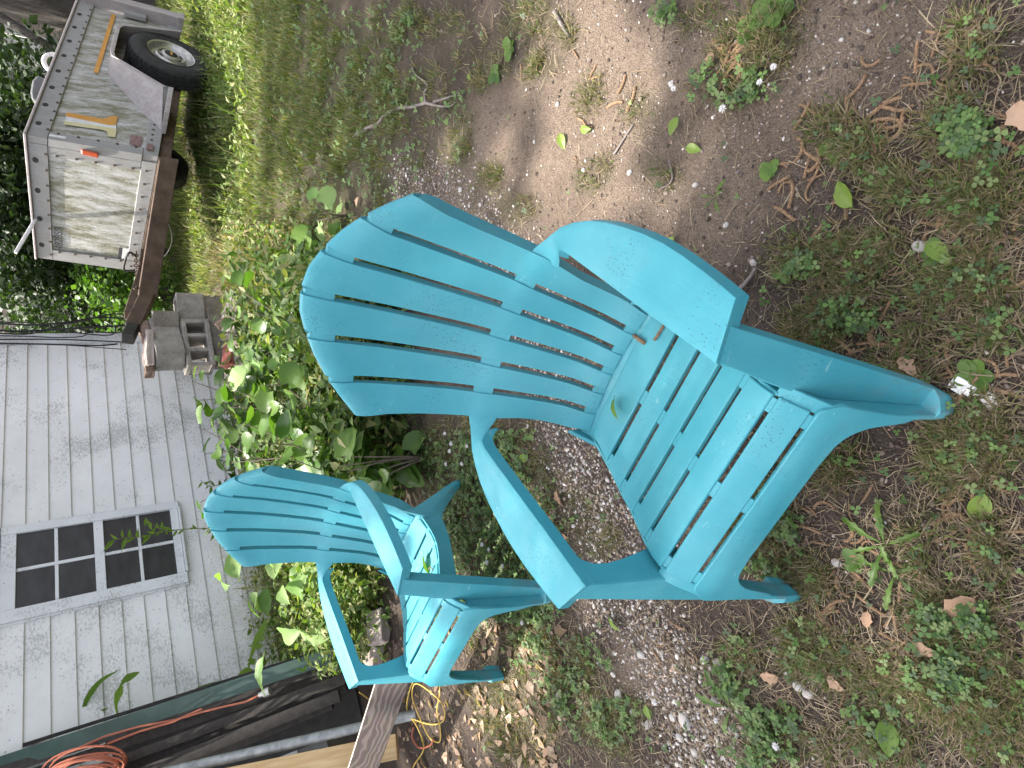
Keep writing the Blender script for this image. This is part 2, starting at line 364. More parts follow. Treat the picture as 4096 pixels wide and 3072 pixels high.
def make_chair():
    root = empty('adirondack_chair'); P = MAT['plastic']; HW = .0076
    zb = .290
    def xz(kl, kr, u, v):
        z = zb+v*.5
        for _ in range(6):
            l = xedge(kl, z)+(HW if kl > -3 else 0); r = xedge(kr, z)-(HW if kr < 3 else 0)
            x = l+(r-l)*u; z = zb+v*(interp(abs(x), ZT)-zb)
        return x, z
    NR = 40
    for i in range(6):
        kl, kr = i-3, i-2; cols = 7
        grid = []
        for a in range(NR+1):
            v = a/NR; row = []
            for b in range(cols):
                x, z = xz(kl, kr, b/(cols-1), v)
                y = yback(x, z)
                dt = interp(abs(x), ZT)-z
                if dt < .05: y += .010*(1-dt/.05)**2          # the head of the slat rolls back
                y -= .0028*max(0, 1-abs(z-.525)/.024)**.5
                row.append((x, y, z))
            grid.append(row)
        for (oy, oz) in ((.005, .0035), (.013, .004), (.021, .0), (.027, -.010), (.030, -.022)):
            grid.append([(x, y+oy, z+oz) for (x, y, z) in grid[NR]])
        th = [.022]*cols
        if i == 0: th[0] = .040; th[1] = .023
        if i == 5: th[-1] = .040; th[-2] = .023
        bm = bmesh.new(); add_slab(bm, grid, th, (0, -1, .3))
        from_bm('back_slat', bm, P, root, 40, .0022)
    def web(name, k, z0, z1, rec=.004, steps=6, roll=False):
        grid = []
        for a in range(steps+1):
            z = z0+(z1-z0)*a/steps; xc = xedge(k, z); row = []
            for dx in (-.0105, 0, .0105):
                x = xc+dx; y = yback(x, z)+rec; dt = interp(abs(x), ZT)-z
                if roll and dt < .05: y += .010*(1-max(dt, 0)/.05)**2
                row.append((x, y, z))
            grid.append(row)
        if roll:
            for (oy, oz) in ((.005, .002), (.012, .001), (.02, -.008)): grid.append([(x, y+oy, z+oz) for (x, y, z) in grid[steps]])
        bm = bmesh.new(); add_slab(bm, grid, .007, (0, -1, .3)); from_bm(name, bm, P, root, 40)
    for k in (-2, -1, 0, 1, 2):
        zt = SLOT_TOP[abs(k)]; ztop = interp(abs(xedge(k, .9)) if k else 0, ZT)-.003
        web('rim_link', k, zt, ztop, .0035, 8, True)
        web('waist_link', k, .506, .546, .0012)
        web('foot_link', k, .286, .313, .003, 3)
    # trough behind the seat where the back slats end
    grid = [[(x, yback(x, zz)+dy, zz) for x in np.linspace(-.178, .178, 9)] for zz, dy in ((.300, .014), (.288, .007), (.281, -.006), (.278, -.022), (.279, -.04))]
    bm = bmesh.new(); add_slab(bm, grid, .007, (0, -.2, 1)); from_bm('back_trough', bm, P, root, 50)
    # seat
    ZS = [(-.05, .29), (.002, .335), (.016, .348), (.03, .360), (.04, .3675), (.05, .3725), (.065, .374), (.085, .371), (.126, .358), (.16, .343), (.199, .325), (.235, .311), (.27, .301), (.305, .293), (.342, .288), (.40, .284), (.45, .282)]
    def seat_slat(yb_, yf, hb, hf, n=6):
        grid = [[(u*(hb+(hf-hb)*a/n), yb_+(yf-yb_)*a/n, interp(yb_+(yf-yb_)*a/n, ZS)) for u in np.linspace(-1, 1, 9)] for a in range(n+1)]
        bm = bmesh.new(); add_slab(bm, grid, .012); from_bm('seat_slat', bm, P, root, 40, .0025)
    rows = [(.432, .349, .166, .192), (.336, .277, .200, .213), (.2635, .206, .213, .2135), (.1925, .133, .2115, .211), (.1195, .0585, .212, .216), (.0480, .003, .2175, .2165)]
    for r in rows: seat_slat(*r, n=8)
    gaps = [(.349, .336), (.277, .2635), (.206, .1925), (.133, .1195), (.0585, .0480), (.003, -.008)]
    for y0, y1 in gaps:
        for xc, w in ((0, .017), (-.196 if y0 < .3 else -.182, .014), (.196 if y0 < .3 else .182, .014)):
            bm = bmesh.new(); grid = [[(xc+dx*w, y, interp(y, ZS)-.004) for dx in (-1, 0, 1)] for y in (y0+.003, (y0+y1)/2, y1-.003)]
            add_slab(bm, grid, .006); from_bm('slat_link', bm, P, root, 40)
    # front apron, arched under into the legs
    xs = np.concatenate([np.linspace(-.246, -.15, 15), np.linspace(-.12, .12, 9), np.linspace(.15, .246, 15)])
    def zbot(x):
        return interp(abs(x), [(0, .262), (.12, .262), (.165, .257), (.185, .247), (.200, .230), (.212, .207), (.222, .170), (.230, .13), (.246, .10)])
    YF = [(0, -.093), (.06, -.084), (.15, -.064), (.20, -.052), (.262, -.036), (.295, -.027), (.315, -.018), (.331, -.006), (.34, .004)]
    grid = []
    for a in range(9):
        row = []
        for x in xs:
            zt = .331-.030*max(0, (abs(x)-.222)/.024)**1.2
            z = zt+(zbot(x)-zt)*(a/8); row.append((x, interp(z, YF), z))
        grid.append(row)
    bm = bmesh.new(); add_slab(bm, grid, .011, (0, -1, .3)); from_bm('front_apron', bm, P, root, 40, .002)
    for s in (1, -1):
        fl = s < 0
        mx = lambda g: [[(s*x, y, z) for (x, y, z) in row] for row in g]
        # arm rest: shell with lips, its rear end twists into the waist of the back
        O = [(.357, .117, .5375), (.361, .15, .537), (.3645, .19, .5365), (.3675, .24, .536), (.3675, .29, .535), (.363, .34, .5345), (.355, .385, .534), (.345, .43, .5335), (.330, .474, .533), (.310, .512, .5325), (.288, .540, .533), (.264, .558, .534), (.243, .570, .537), (.224, .580, .542), (.206, .583, .548)]
        I = [(.257, .091, .5370), (.2565, .13, .5365), (.2555, .18, .536), (.2545, .24, .535), (.254, .30, .5345), (.2535, .355, .534), (.253, .40, .5335), (.2525, .44, .533), (.252, .480, .532), (.2505, .508, .531), (.2475, .525, .527), (.240, .535, .518), (.228, .540, .508), (.215, .545, .496), (.199, .550, .486)]
        lerp = lambda p, q, u: tuple(p[c_]+(q[c_]-p[c_])*u for c_ in range(3))
        grid = []
        for o_, i_ in zip(O, I):
            grid.append([tuple(np.array(lerp(o_, i_, u))-np.array([0, 0, .0014 if u in (0, 1) else 0])) for u in (0, .03, .25, .5, .75, .97, 1)])
        bm = bmesh.new(); add_slab(bm, mx(grid), .010)
        nl = len(O)-3
        lipO = [[(p[0], p[1], p[2]-.002) for p in O[:nl]], [(p[0]+.003, p[1], p[2]-.014) for p in O[:nl]], [(p[0]+.0065, p[1], p[2]-.031) for p in O[:nl]]]
        add_slab(bm, mx(lipO), .006, (s, 0, 0))
        lipI = [[(p[0], p[1], p[2]-.002) for p in I[:nl+1]], [(p[0]-.0015, p[1], p[2]-.012) for p in I[:nl+1]], [(p[0]-.003, p[1]-.001, p[2]-.030) for p in I[:nl+1]]]
        add_slab(bm, mx(lipI), .006, (-s, 0, 0))
        fr = [[lerp(O[0], I[0], u) for u in (0, .3, .6, 1)]]
        fr = [[(p[0], p[1]-.0004, p[2]-.002) for p in fr[0]], [(p[0]+(.006 if k == 0 else 0), p[1]-.001, p[2]-.031) for k, p in enumerate(fr[0])]]
        add_slab(bm, mx(fr), .006, (0, -1, 0))
        from_bm('arm_rest', bm, P, root, 42, .003, 3)
        # front leg: channel of front panel, outer return, forward flange, inner wall, foot
        bm = bmesh.new()
        XI = [(0, .262), (.06, .257), (.26, .234), (.335, .230), (.40, .238), (.50, .254), (.54, .2575)]
        XOU = [(0, .290), (.06, .296), (.3, .307), (.508, .315), (.54, .317)]
        YP = lambda z: -.071+.306*z
        YPX = lambda z, x: YP(z)+max(0, x-.257)*.26*(z/.53)
        zs = [.012, .06, .12, .2, .26, .30, .335, .38, .43, .48, .512, .532]
        g = [[(x, YPX(z, x), z) for x in [interp(z, XI)+(interp(z, XOU)-interp(z, XI))*u for u in (0, .25, .5, .75, 1)]] for z in zs]
        add_slab(bm, mx(g), .008, (0, -1, 0))
        g = [[(interp(z, XOU)-.0005, YPX(z, interp(z, XOU))+.002+dy, z) for dy in (0, .016, .032)] for z in zs[:-1]]
        add_slab(bm, mx(g), .007, (s, 0, 0))
        zf = [.012, .06, .1, .15, .2, .24, .28, .31]
        g = [[(interp(z, XI)+.0005, interp(z, YF)+(YP(z)+.006-interp(z, YF))*u, z) for u in (0, .5, 1)] for z in zf]
        add_slab(bm, mx(g), .011, (s, 0, 0))
        # ledge that closes the corner between apron, seat and panel
        g = [[(x, y, z) for x in (.214, .226, .240)] for y, z in ((.06, .366), (.045, .366), (.02, .346), (.004, .329), (-.01, .316), (-.022, .296))]
        add_slab(bm, mx(g), .010)
        # inner wall up to the arm
        ed = [(.300, .118), (.34, .116), (.38, .114), (.42, .114), (.457, .118), (.484, .128), (.502, .145), (.5125, .175), (.5165, .215)]
        g = [[(interp(z, XI)-.0012, YP(z)+.002+(y1-YP(z))*u, z) for u in (0, .33, .66, 1)] for z, y1 in ed]
        add_slab(bm, mx(g), .010, (-s, 0, 0))
        # foot pad (gusset) and toe
        for (z0, z1) in ((.0, .058),):
            pz = lambda z: [(interp(z, XI)-.008, interp(z, YF)), (interp(z, XI)+.008, interp(z, YF)-.003), (.286, interp(z, YF)+.013), (interp(z, XOU), YP(z)-.002), (interp(z, XOU)-.002, YP(z)+.03), (interp(z, XI)-.008, YP(z)+.03)]
            lo = [bm.verts.new((s*x, y, z0)) for x, y in pz(z0)]; hi = [bm.verts.new((s*x, y, z1)) for x, y in pz(z1)]
            bm.faces.new(lo); bm.faces.new(hi)
            for k in range(6): bm.faces.new((lo[k], lo[(k+1) % 6], hi[(k+1) % 6], hi[k]))
        from_bm('front_leg', bm, P, root, 40, .0018)
        # side rail under the seat ends
        ys = np.linspace(.43, .055, 12); g = []
        top = lambda y: interp(y, ZS)-.005
        bot = lambda y: interp(y, [(.05, .285), (.11, .292), (.2, .262), (.30, .229), (.374, .209), (.43, .20)])
        hwx = lambda y: interp(y, [(.05, .222), (.26, .2215), (.30, .215), (.34, .206), (.40, .192), (.44, .184)])
        g = [[(hwx(y)-.001+.006*u*0, y, top(y)+(bot(y)-top(y))*u) for y in ys] for u in (0, .12, .5, 1)]
        bm = bmesh.new(); add_slab(bm, mx(g), .008, (s, 0, 0))
        from_bm('side_rail', bm, P, root, 40, .0018)
        # rear leg
        up = [(.455, .335), (.456, .29), (.475, .235), (.515, .15), (.555, .07), (.584, .0)]; lo = [(.36, .215), (.375, .208), (.405, .190), (.445, .145), (.505, .070), (.557, .0)]
        xx = [.184, .186, .190, .183, .170, .158]
        g = [[(x_+(.014 if 0 < u < 1 else 0)*.8, b[0]+(a_[0]-b[0])*u, b[1]+(a_[1]-b[1])*u) for u in (0, .42, .5, 1)] for a_, b, x_ in zip(up, lo, xx)]
        bm = bmesh.new(); add_slab(bm, mx(g), .009, (s, 0, 0))
        from_bm('rear_leg', bm, P, root, 40, .0018)
    return root
def children_of(o): return list(o.children)
def copy_tree(o, parent=None):
    c = o.copy(); col.objects.link(c); c.parent = parent
    for ch in children_of(o): copy_tree(ch, c)
    return c
def chair_matrix(x, y, yaw, tx, ty, z=0.0):
    return Matrix.Translation((x, y, z)) @ Matrix.Rotation(yaw, 4, 'Z') @ Matrix.Rotation(tx, 4, 'X') @ Matrix.Rotation(ty, 4, 'Y')
chair1 = make_chair()
chair2 = copy_tree(chair1)
M1 = chair_matrix(-0.26985, 0.65968, -0.65038, -0.00626, 0.04038)
M2 = chair_matrix(-0.88352, 1.86453, -0.73676, 0.00547, 0.02103)
chair1.matrix_world = M1; chair2.matrix_world = M2
tag(chair1, 'large turquoise plastic adirondack chair standing nearest on the bare dirt', 'chair', 'turquoise adirondack chairs')
tag(chair2, 'farther turquoise adirondack chair sunlit beside the leaning grey plank', 'chair', 'turquoise adirondack chairs')

# ------------------------------------------------------------------ leaf shapes
def leaf_mesh(name, kind, L=1.0, W=.5, fold=.12, curl=.15, mat=None, seed=0, stalk=.0):
    """a leaf lying along +y from its stalk, z up"""
    R = random.Random(seed); n = 10 if kind != 'heart' else 12; bm = bmesh.new()
    prof = {'ovate': lambda t: math.sin(math.pi*min(1, t**.75))**.8, 'lance': lambda t: (math.sin(math.pi*t**.8))**1.1,
            'heart': lambda t: 1.02*math.sqrt(max(0, 1-((t-.36)/.66)**2)) if t > .36 else (.80+.22*math.sin(t/.36*math.pi/2)),
            'round': lambda t: math.sqrt(max(0, 1-(2*t-1)**2)),
            'oak': lambda t: (math.sin(math.pi*t**.7))*(.86+.16*math.sin(t*19)),
            'dandelion': lambda t: (.25+.75*t)*math.sin(math.pi*t**1.4)**.7*(.75+.35*math.sin(t*30))}[kind]
    rows = []
    for i in range(n+1):
        t = i/n; w = prof(t)*W*.5*(1+.05*R.uniform(-1, 1)); z0 = curl*L*(t*(1-t)*.9-.35*t*t)
        if i == n: w = max(w, .004*L)*.15
        if i == 0 and kind != 'heart': w = max(w, .02*W)
        back = -(.14*L if kind == 'heart' and i == 0 else 0)
        row = []
        for u in (-1, -.5, 0, .5, 1):
            bk = back*(abs(u)**1.0) if i == 0 else 0
            row.append(bm.verts.new((u*w, t*L+bk, z0+abs(u)*fold*w*1.4+.02*L*R.uniform(-1, 1)*abs(u))))
        rows.append(row)
    for i in range(n):
        for j in range(4): bm.faces.new((rows[i][j], rows[i][j+1], rows[i+1][j+1], rows[i+1][j]))
    if stalk:
        add_tube(bm, [(0, 0, 0), (0, -stalk*.5, -.1*stalk), (0, -stalk, -.3*stalk)], .012*L, 5)
    bmesh.ops.recalc_face_normals(bm, faces=bm.faces[:])
    me = bpy.data.meshes.new(name); bm.to_mesh(me); bm.free(); me.shade_smooth()
    if mat: me.materials.append(mat)
    return me
def orient(o, p, d, up=None, roll=0.0):
    """put a leaf (length along local y) at p pointing along d"""
    d = Vector(d).normalized(); up = Vector(up or (0, 0, 1)); x = d.cross(up)
    if x.length < 1e-4: x = Vector((1, 0, 0))
    x.normalize(); z = x.cross(d); m = Matrix((x, d, z)).transposed().to_4x4()
    o.matrix_world = Matrix.Translation(p) @ m @ Matrix.Rotation(roll, 4, 'Y')

# ------------------------------------------------------------------ grass, clover, straw, gravel
def blades(name, base, h, w, az, lean, tint, tipscale=.05, mat=None):
    n = len(base); d = np.stack([np.cos(az), np.sin(az), np.zeros(n)], 1); sd = np.stack([-np.sin(az), np.cos(az), np.zeros(n)], 1)
    up = np.array([0, 0, 1.])
    def pt(t): return base + d*(h*lean*t*t)[:, None] + up*(h*np.sqrt(np.clip(1-(lean*t)**2*.6, .05, 1))*t)[:, None]
    V = np.stack([base-sd*w[:, None], base+sd*w[:, None], pt(.5)-sd*(w*.8)[:, None], pt(.5)+sd*(w*.8)[:, None], pt(1.0)], 1).reshape(-1, 3)
    k = np.arange(n)[:, None]*5
    F = np.concatenate([k+np.array([[0, 1, 3]]), k+np.array([[0, 3, 2]]), k+np.array([[2, 3, 4]])], 0)
    me = fast_mesh(name, V, F); vcol(me, np.repeat(tint, 5, 0)); return me
def pick(n, x0, x1, y0, y1, fn, over=4):
    """n ground points, thick where fn is high, spread evenly over a piece of the view"""
    out = []
    tot = 0
    while tot < n:
        xs_ = nr.uniform(x0, x1, n*over); ys_ = nr.uniform(y0, y1, n*over)
        d = RIGHT[None]*((1536-ys_)/F_PX)[:, None]+DOWN[None]*((xs_-2048)/F_PX)[:, None]+FWD[None]
        p = CAM+d*((0-CAM_H)/d[:, 2])[:, None]
        ok = (d[:, 2] < -.05) & (nr.uniform(0, 1, len(p)) < fn(p[:, 0], p[:, 1])); p = p[ok]; out.append(p[:, :2]); tot += len(p)
        if len(out) > 60: break
    P = np.concatenate(out)[:n]; return P
def mixcol(n, cols, jit=.25):
    c = np.array(cols)[nr.randint(0, len(cols), n)]; return np.clip(c*(1+nr.uniform(-jit, jit, (n, 1))), 0, 1)
GRN = [(.085, .13, .03), (.11, .155, .04), (.075, .115, .028), (.14, .17, .055)]
OLV = [(.12, .125, .05), (.16, .145, .07), (.09, .11, .04), (.20, .165, .09)]
STR = [(.23, .175, .115), (.30, .24, .17), (.17, .125, .085), (.13, .10, .075)]
def tufts(name, centres, per, hmin, hmax, cols, rad, label, wid=.0016, leanr=(.2, .95)):
    n = len(centres)*per; c = np.repeat(centres, per, 0); az = nr.uniform(0, 2*np.pi, n); rr = rad*np.sqrt(nr.uniform(0, 1, n))
    x = c[:, 0]+np.cos(az)*rr; y = c[:, 1]+np.sin(az)*rr; az = az+nr.normal(0, .5, n)
    base = np.stack([x, y, gh(x, y)-.003], 1); h = nr.uniform(hmin, hmax, n); scale = 1+np.clip((y-2.5)/2.5, 0, 1.3)
    me = blades(name, base, h*(1+.25*(scale-1)), wid*scale*nr.uniform(.7, 1.3, n), az, nr.uniform(*leanr, n), mixcol(n, cols))
    o = link(name, me, MAT['blade']); tag(o, label, 'grass', kind='stuff'); return o
near_green = lambda x, y: np.clip(green_at(x, y)*1.1-.25, 0, 1)*(1-.7*gravel_at(x, y))*np.clip((fbm(x*14, y*14, 61)-.34)*5, .06, 1)
tufts('grass_tufts', pick(3000, 1500, 4200, -60, 3130, near_green), 15, .010, .040, OLV+GRN[:1]+STR[:2]+[(.15, .16, .06), (.22, .19, .10)], .026, 'short olive green grass tufts growing in the bare dirt')
tufts('lawn_grass', pick(5200, 560, 1750, -150, 1500, lambda x, y: np.clip(green_at(x, y)-.55*np.clip(1-(y-2.4)/1.6, 0, 1)-.6*(fbm(x*3, y*3, 83) < .42), 0, 1)*((y < 9) & (y > 2.0))), 12, .02, .06, GRN+OLV+[(.17, .18, .06), (.24, .21, .11)], .05, 'rough green lawn between the chairs and the trailer', .0019)
fp = nr.uniform([1.2, 4.6], [9, 16], (5200, 2)); fp = fp[(fp[:, 0] < 2+fp[:, 1]*.5)]
_u, _v = np.array([.80, .60]), np.array([-.60, .80]); _q = fp-np.array([2.0, 5.5]); fp = fp[~((_q@_u > -.3) & (_q@_u < 2.3) & (_q@_v > -.05) & (_q@_v < 1.4))]
tufts('meadow_grass', fp, 14, .025, .085, [(.13, .18, .045), (.17, .215, .06), (.105, .15, .035), (.22, .235, .09), (.29, .27, .14)], .10, 'tall sunlit grass around and behind the trailer', .0030, (.2, .8))
def straw(name, n, fn, x0, x1, y0, y1, lo, hi, label, cols=STR):
    P = pick(n, x0, x1, y0, y1, fn); az = nr.uniform(0, 2*np.pi, len(P)); L = nr.uniform(lo, hi, len(P))
    base = np.stack([P[:, 0], P[:, 1], gh(P[:, 0], P[:, 1])+nr.uniform(.001, .010, len(P))], 1)
    d = np.stack([np.cos(az), np.sin(az), nr.uniform(-.06, .12, len(P))], 1); sd = np.stack([-np.sin(az), np.cos(az), np.zeros(len(P))], 1)
    w = nr.uniform(.0005, .0012, len(P))[:, None]; bend = nr.uniform(-.18, .18, len(P))[:, None]
    m = base+d*(L*.5)[:, None]+sd*bend*(L*.5)[:, None]; e = base+d*L[:, None]
    V = np.stack([base-sd*w, base+sd*w, m-sd*w, m+sd*w, e], 1).reshape(-1, 3); V[:, 2] = np.maximum(V[:, 2], gh(V[:, 0], V[:, 1])+.001)
    k = np.arange(len(P))[:, None]*5; F = np.concatenate([k+np.array([[0, 1, 3]]), k+np.array([[0, 3, 2]]), k+np.array([[2, 3, 4]])], 0)
    me = fast_mesh(name, V, F); vcol(me, np.repeat(mixcol(len(P), cols), 5, 0)); o = link(name, me, MAT['blade']); tag(o, label, 'dead grass', kind='stuff')
straw('dead_grass', 17000, lambda x, y: np.clip(.10+near_green(x, y)*1.1+.35*np.clip(-.15-x, 0, 1), 0, 1)*(1-.8*sand_at(x, y)), 1700, 4200, -60, 3130, .02, .075, 'tan dead grass stalks lying on the dirt')
def clover(name, n, fn, box, size, label):
    P = pick(n, *box, fn); n = len(P); az0 = nr.uniform(0, 2*np.pi, n); hgt = nr.uniform(.008, .035, n); s = size*nr.uniform(.6, 1.25, n)
    ctr = np.stack([P[:, 0], P[:, 1], gh(P[:, 0], P[:, 1])+hgt], 1); Vs, Fs = [], []; tint = np.repeat(mixcol(n, [(.065, .125, .035), (.085, .155, .042), (.11, .185, .05), (.06, .105, .045), (.14, .19, .07)]), 3, 0)
    tl = nr.normal(0, .35, (n, 2))
    for k in range(3):
        a = az0+k*2*np.pi/3
        for (r, w) in ((0, 0), (.45, -.42), (.45, .42), (.95, -.38), (.95, .38), (1.02, 0)):
            dx = (np.cos(a)*r-np.sin(a)*w)*s; dy = (np.sin(a)*r+np.cos(a)*w)*s
            Vs.append(ctr+np.stack([dx, dy, dx*tl[:, 0]+dy*tl[:, 1]+s*.12*abs(w)], 1))
    V = np.stack(Vs, 1).reshape(-1, 3); k0 = np.arange(n)[:, None]*18; F = []
    for k in range(3):
        for f in ((0, 2, 1), (1, 2, 4), (1, 4, 3), (3, 4, 5)): F.append(k0+np.array([f])+k*6)
    me = fast_mesh(name, V, np.concatenate(F, 0)); vcol(me, np.repeat(tint.reshape(n, 3, 3)[:, 0], 18, 0)); o = link(name, me, MAT['clover']); tag(o, label, 'clover', kind='stuff')
CL = [(2880, 350, 130, 110), (3010, 330, 110, 90), (2700, 60, 80, 60), (3070, 2120, 140, 190), (2960, 2700, 100, 200), (3080, 2950, 180, 160), (3750, 2580, 200, 170), (2300, 2680, 160, 190), (2130, 2560, 120, 150), 
      (1900, 2100, 190, 380), (2080, 2030, 140, 280), (2180, 2360, 100, 110), (3230, 1050, 70, 60), (3400, 1240, 130, 110), (2450, 2880, 150, 130), (1820, 540, 60, 160), (3870, 560, 100, 90), (3990, 620, 80, 120), (3550, 2850, 150, 120), (2050, 1830, 130, 130)]
CLG = []
for a, b, rx, ry in CL:
    c0 = gnd(a, b); ex = gnd(a+rx*.5, b)-gnd(a-rx*.5, b); ey = gnd(a, b+ry*.5)-gnd(a, b-ry*.5); CLG.append((c0[:2], np.linalg.inv(np.array([[ex[0], ey[0]], [ex[1], ey[1]]]))))
def clover_at(x, y):
    g = np.zeros(np.shape(x)); w = (fbm(x*7, y*7, 51)-.47)*1.5
    for c0, Ai in CLG:
        g = np.maximum(g, 1.15-np.hypot(Ai[0, 0]*(x-c0[0])+Ai[0, 1]*(y-c0[1]), Ai[1, 0]*(x-c0[0])+Ai[1, 1]*(y-c0[1]))+w)
    return np.clip(g, 0, 1)*(1-.8*gravel_at(x, y))*np.clip((fbm(x*16, y*16, 63)-.40)*6, .05, 1)
clover('clover_patch', 2500, clover_at, (1650, 4200, -60, 3130), .0095, 'low green clover leaves spreading over the ground')
clover('shade_clover', 3600, lambda x, y: np.clip(1-1.6*gravel_at(x, y), 0, 1)*np.clip((fbm(x*9, y*9, 65)-.3)*4, .1, 1)*(y < 2.9), (1700, 2260, 1720, 2480), .0095, 'dark dense clover between the two chairs')
clover('small_weeds', 900, lambda x, y: np.clip(near_green(x, y)+.08, 0, 1)*(1-sand_at(x, y)), (1500, 4200, -60, 3130), .0085, 'scattered single clover and weed sprouts in the dirt')
clover('lawn_weeds', 3600, lambda x, y: np.clip(green_at(x, y), 0, 1)*(y < 7), (700, 1700, -60, 1900), .0125, 'broad lawn weeds mixed through the grass')
def pebbles(name, P, r, label, cols):
    n = len(P); ico = [(0, 0, 1), (.89, 0, .45), (.28, .85, .45), (-.72, .53, .45), (-.72, -.53, .45), (.28, -.85, .45), (.72, .53, -.45), (-.28, .85, -.45), (-.89, 0, -.45), (-.28, -.85, -.45), (.72, -.53, -.45), (0, 0, -1)]
    fc = [(0, 1, 2), (0, 2, 3), (0, 3, 4), (0, 4, 5), (0, 5, 1), (1, 6, 2), (2, 7, 3), (3, 8, 4), (4, 9, 5), (5, 10, 1), (6, 7, 2), (7, 8, 3), (8, 9, 4), (9, 10, 5), (10, 6, 1), (6, 11, 7), (7, 11, 8), (8, 11, 9), (9, 11, 10), (10, 11, 6)]
    ico = np.array(ico); V = ico[None]*nr.uniform(.7, 1.25, (n, 12, 1)); a = nr.uniform(0, 6.28, n)
    sx, sy, sz = nr.uniform(.7, 1.5, n), nr.uniform(.7, 1.2, n), nr.uniform(.45, .8, n)
    X = V[:, :, 0]*sx[:, None]*r[:, None]; Y = V[:, :, 1]*sy[:, None]*r[:, None]; Z = V[:, :, 2]*sz[:, None]*r[:, None]
    Xr = X*np.cos(a)[:, None]-Y*np.sin(a)[:, None]+P[:, 0:1]; Yr = X*np.sin(a)[:, None]+Y*np.cos(a)[:, None]+P[:, 1:2]
    Zr = Z+gh(P[:, 0], P[:, 1])[:, None]+(r*sz*.35)[:, None]
    F = (np.arange(n)[:, None, None]*12+np.array(fc)[None]).reshape(-1, 3)
    me = fast_mesh(name, np.stack([Xr, Yr, Zr], 2).reshape(-1, 3), F); vcol(me, np.repeat(mixcol(n, cols, .3), 12, 0)); me.shade_smooth()
    o = link(name, me, MAT['pebble']); tag(o, label, 'gravel', kind='stuff')
def peb_mat():
    m, N, L, B = new_mat('pebble'); a = N.new('ShaderNodeAttribute'); a.attribute_name = 'tint'; n = noise_node(N, L, 140, 4)
    L.new(mix(N, L, .4, a.outputs['Color'], n.outputs[1], 'OVERLAY'), B.inputs['Base Color']); B.inputs['Roughness'].default_value = .9; B.inputs['Specular IOR Level'].default_value = .2
    bump(N, L, n.outputs[0], .5, .003, B); return m
MAT['pebble'] = peb_mat()
PEB = [(.34, .30, .27), (.45, .41, .39), (.26, .21, .18), (.55, .52, .5), (.3, .22, .17), (.2, .17, .16)]
gp = pick(6500, 1500, 3000, 600, 3130, lambda x, y: gravel_at(x, y)**1.5); pebbles('gravel', gp, .0022+.0055*nr.uniform(0, 1, len(gp))**3, 'small pale gravel strip running behind the nearest chair', PEB)
gp = pick(4800, 1450, 4200, -60, 3130, lambda x, y: .35+.65*sand_at(x, y)); pebbles('loose_grit', gp, .0010+.0034*nr.uniform(0, 1, len(gp))**3.5, 'loose grit scattered over the bare dirt', PEB)
gp = pick(9000, 1450, 4200, -60, 3130, lambda x, y: 1-.5*gravel_at(x, y)); pebbles('soil_crumbs', gp, .0012+.0055*nr.uniform(0, 1, len(gp))**2.5, 'brown crumbs of soil on the dirt', [(.10, .078, .066), (.15, .12, .10), (.07, .055, .047), (.2, .16, .135)])

# ------------------------------------------------------------------ house
def siding_mat(name, base=(.86, .855, .845)):
    m, N, L, B = new_mat(name); v = coords(N)
    n = noise_node(N, L, 2.5, 6, .7, v); c = ramp(N, L, n.outputs[0], [(.35, tuple(k*.86 for k in base)), (.65, base)]).outputs[0]
    m1 = noise_node(N, L, 48, 7, .74, mapping(N, L, v, (1, 1, 1.8))); m2 = noise_node(N, L, 3.2, 3, .5, v)
    ad = N.new('ShaderNodeMath'); ad.operation = 'MULTIPLY'; L.new(m1.outputs[0], ad.inputs[0]); L.new(m2.outputs[0], ad.inputs[1])
    f = ramp(N, L, ad.outputs[0], [(.272, (0, 0, 0)), (.335, (.62, .62, .62))]).outputs[0]
    c = mix(N, L, f, c, (.36, .36, .345))
    m3 = noise_node(N, L, 5, 5, .7, v); g = ramp(N, L, m3.outputs[0], [(.62, (0, 0, 0)), (.78, (.35, .35, .35))]).outputs[0]; c = mix(N, L, g, c, (.42, .43, .33))
    sp_ = N.new('ShaderNodeTexVoronoi'); sp_.inputs['Scale'].default_value = 22; L.new(v, sp_.inputs['Vector'])
    lt = N.new('ShaderNodeMath'); lt.operation = 'LESS_THAN'; L.new(sp_.outputs['Distance'], lt.inputs[0]); lt.inputs[1].default_value = .085
    c = mix(N, L, lt.outputs[0], c, (.30, .30, .30))
    L.new(c, B.inputs['Base Color']); B.inputs['Roughness'].default_value = .6; B.inputs['Specular IOR Level'].default_value = .3
    bump(N, L, m1.outputs[0], .12, .002, B); return m
MAT['siding'] = siding_mat('white_siding'); MAT['trim'] = siding_mat('white_trim', (.80, .81, .83))
MAT['found'] = simple('concrete', (.22, .21, .19), (.38, .36, .34), 6, .95, .6, .01)
MAT['roof'] = simple('roof_shingle', (.06, .055, .05), (.12, .11, .1), 12, .95, .7, .01)
def pane_mat():
    m, N, L, B = new_mat('window_glass'); v = coords(N); n = noise_node(N, L, 6, 4, .6, mapping(N, L, v, (1, 1, 3)))
    L.new(ramp(N, L, n.outputs[0], [(.3, (.020, .021, .023)), (.75, (.05, .053, .058))]).outputs[0], B.inputs['Base Color']); B.inputs['Roughness'].default_value = .28
    B.inputs['Specular IOR Level'].default_value = .6; return m
MAT['pane'] = pane_mat()
house = empty('house', wallP(2.0, 0)); HI = house.matrix_world.copy(); house_loc = Vector(wallP(2.0, 0))
def hp(s, z, out): return wallP(s, z-.037*(s-4.3), out)-house_loc
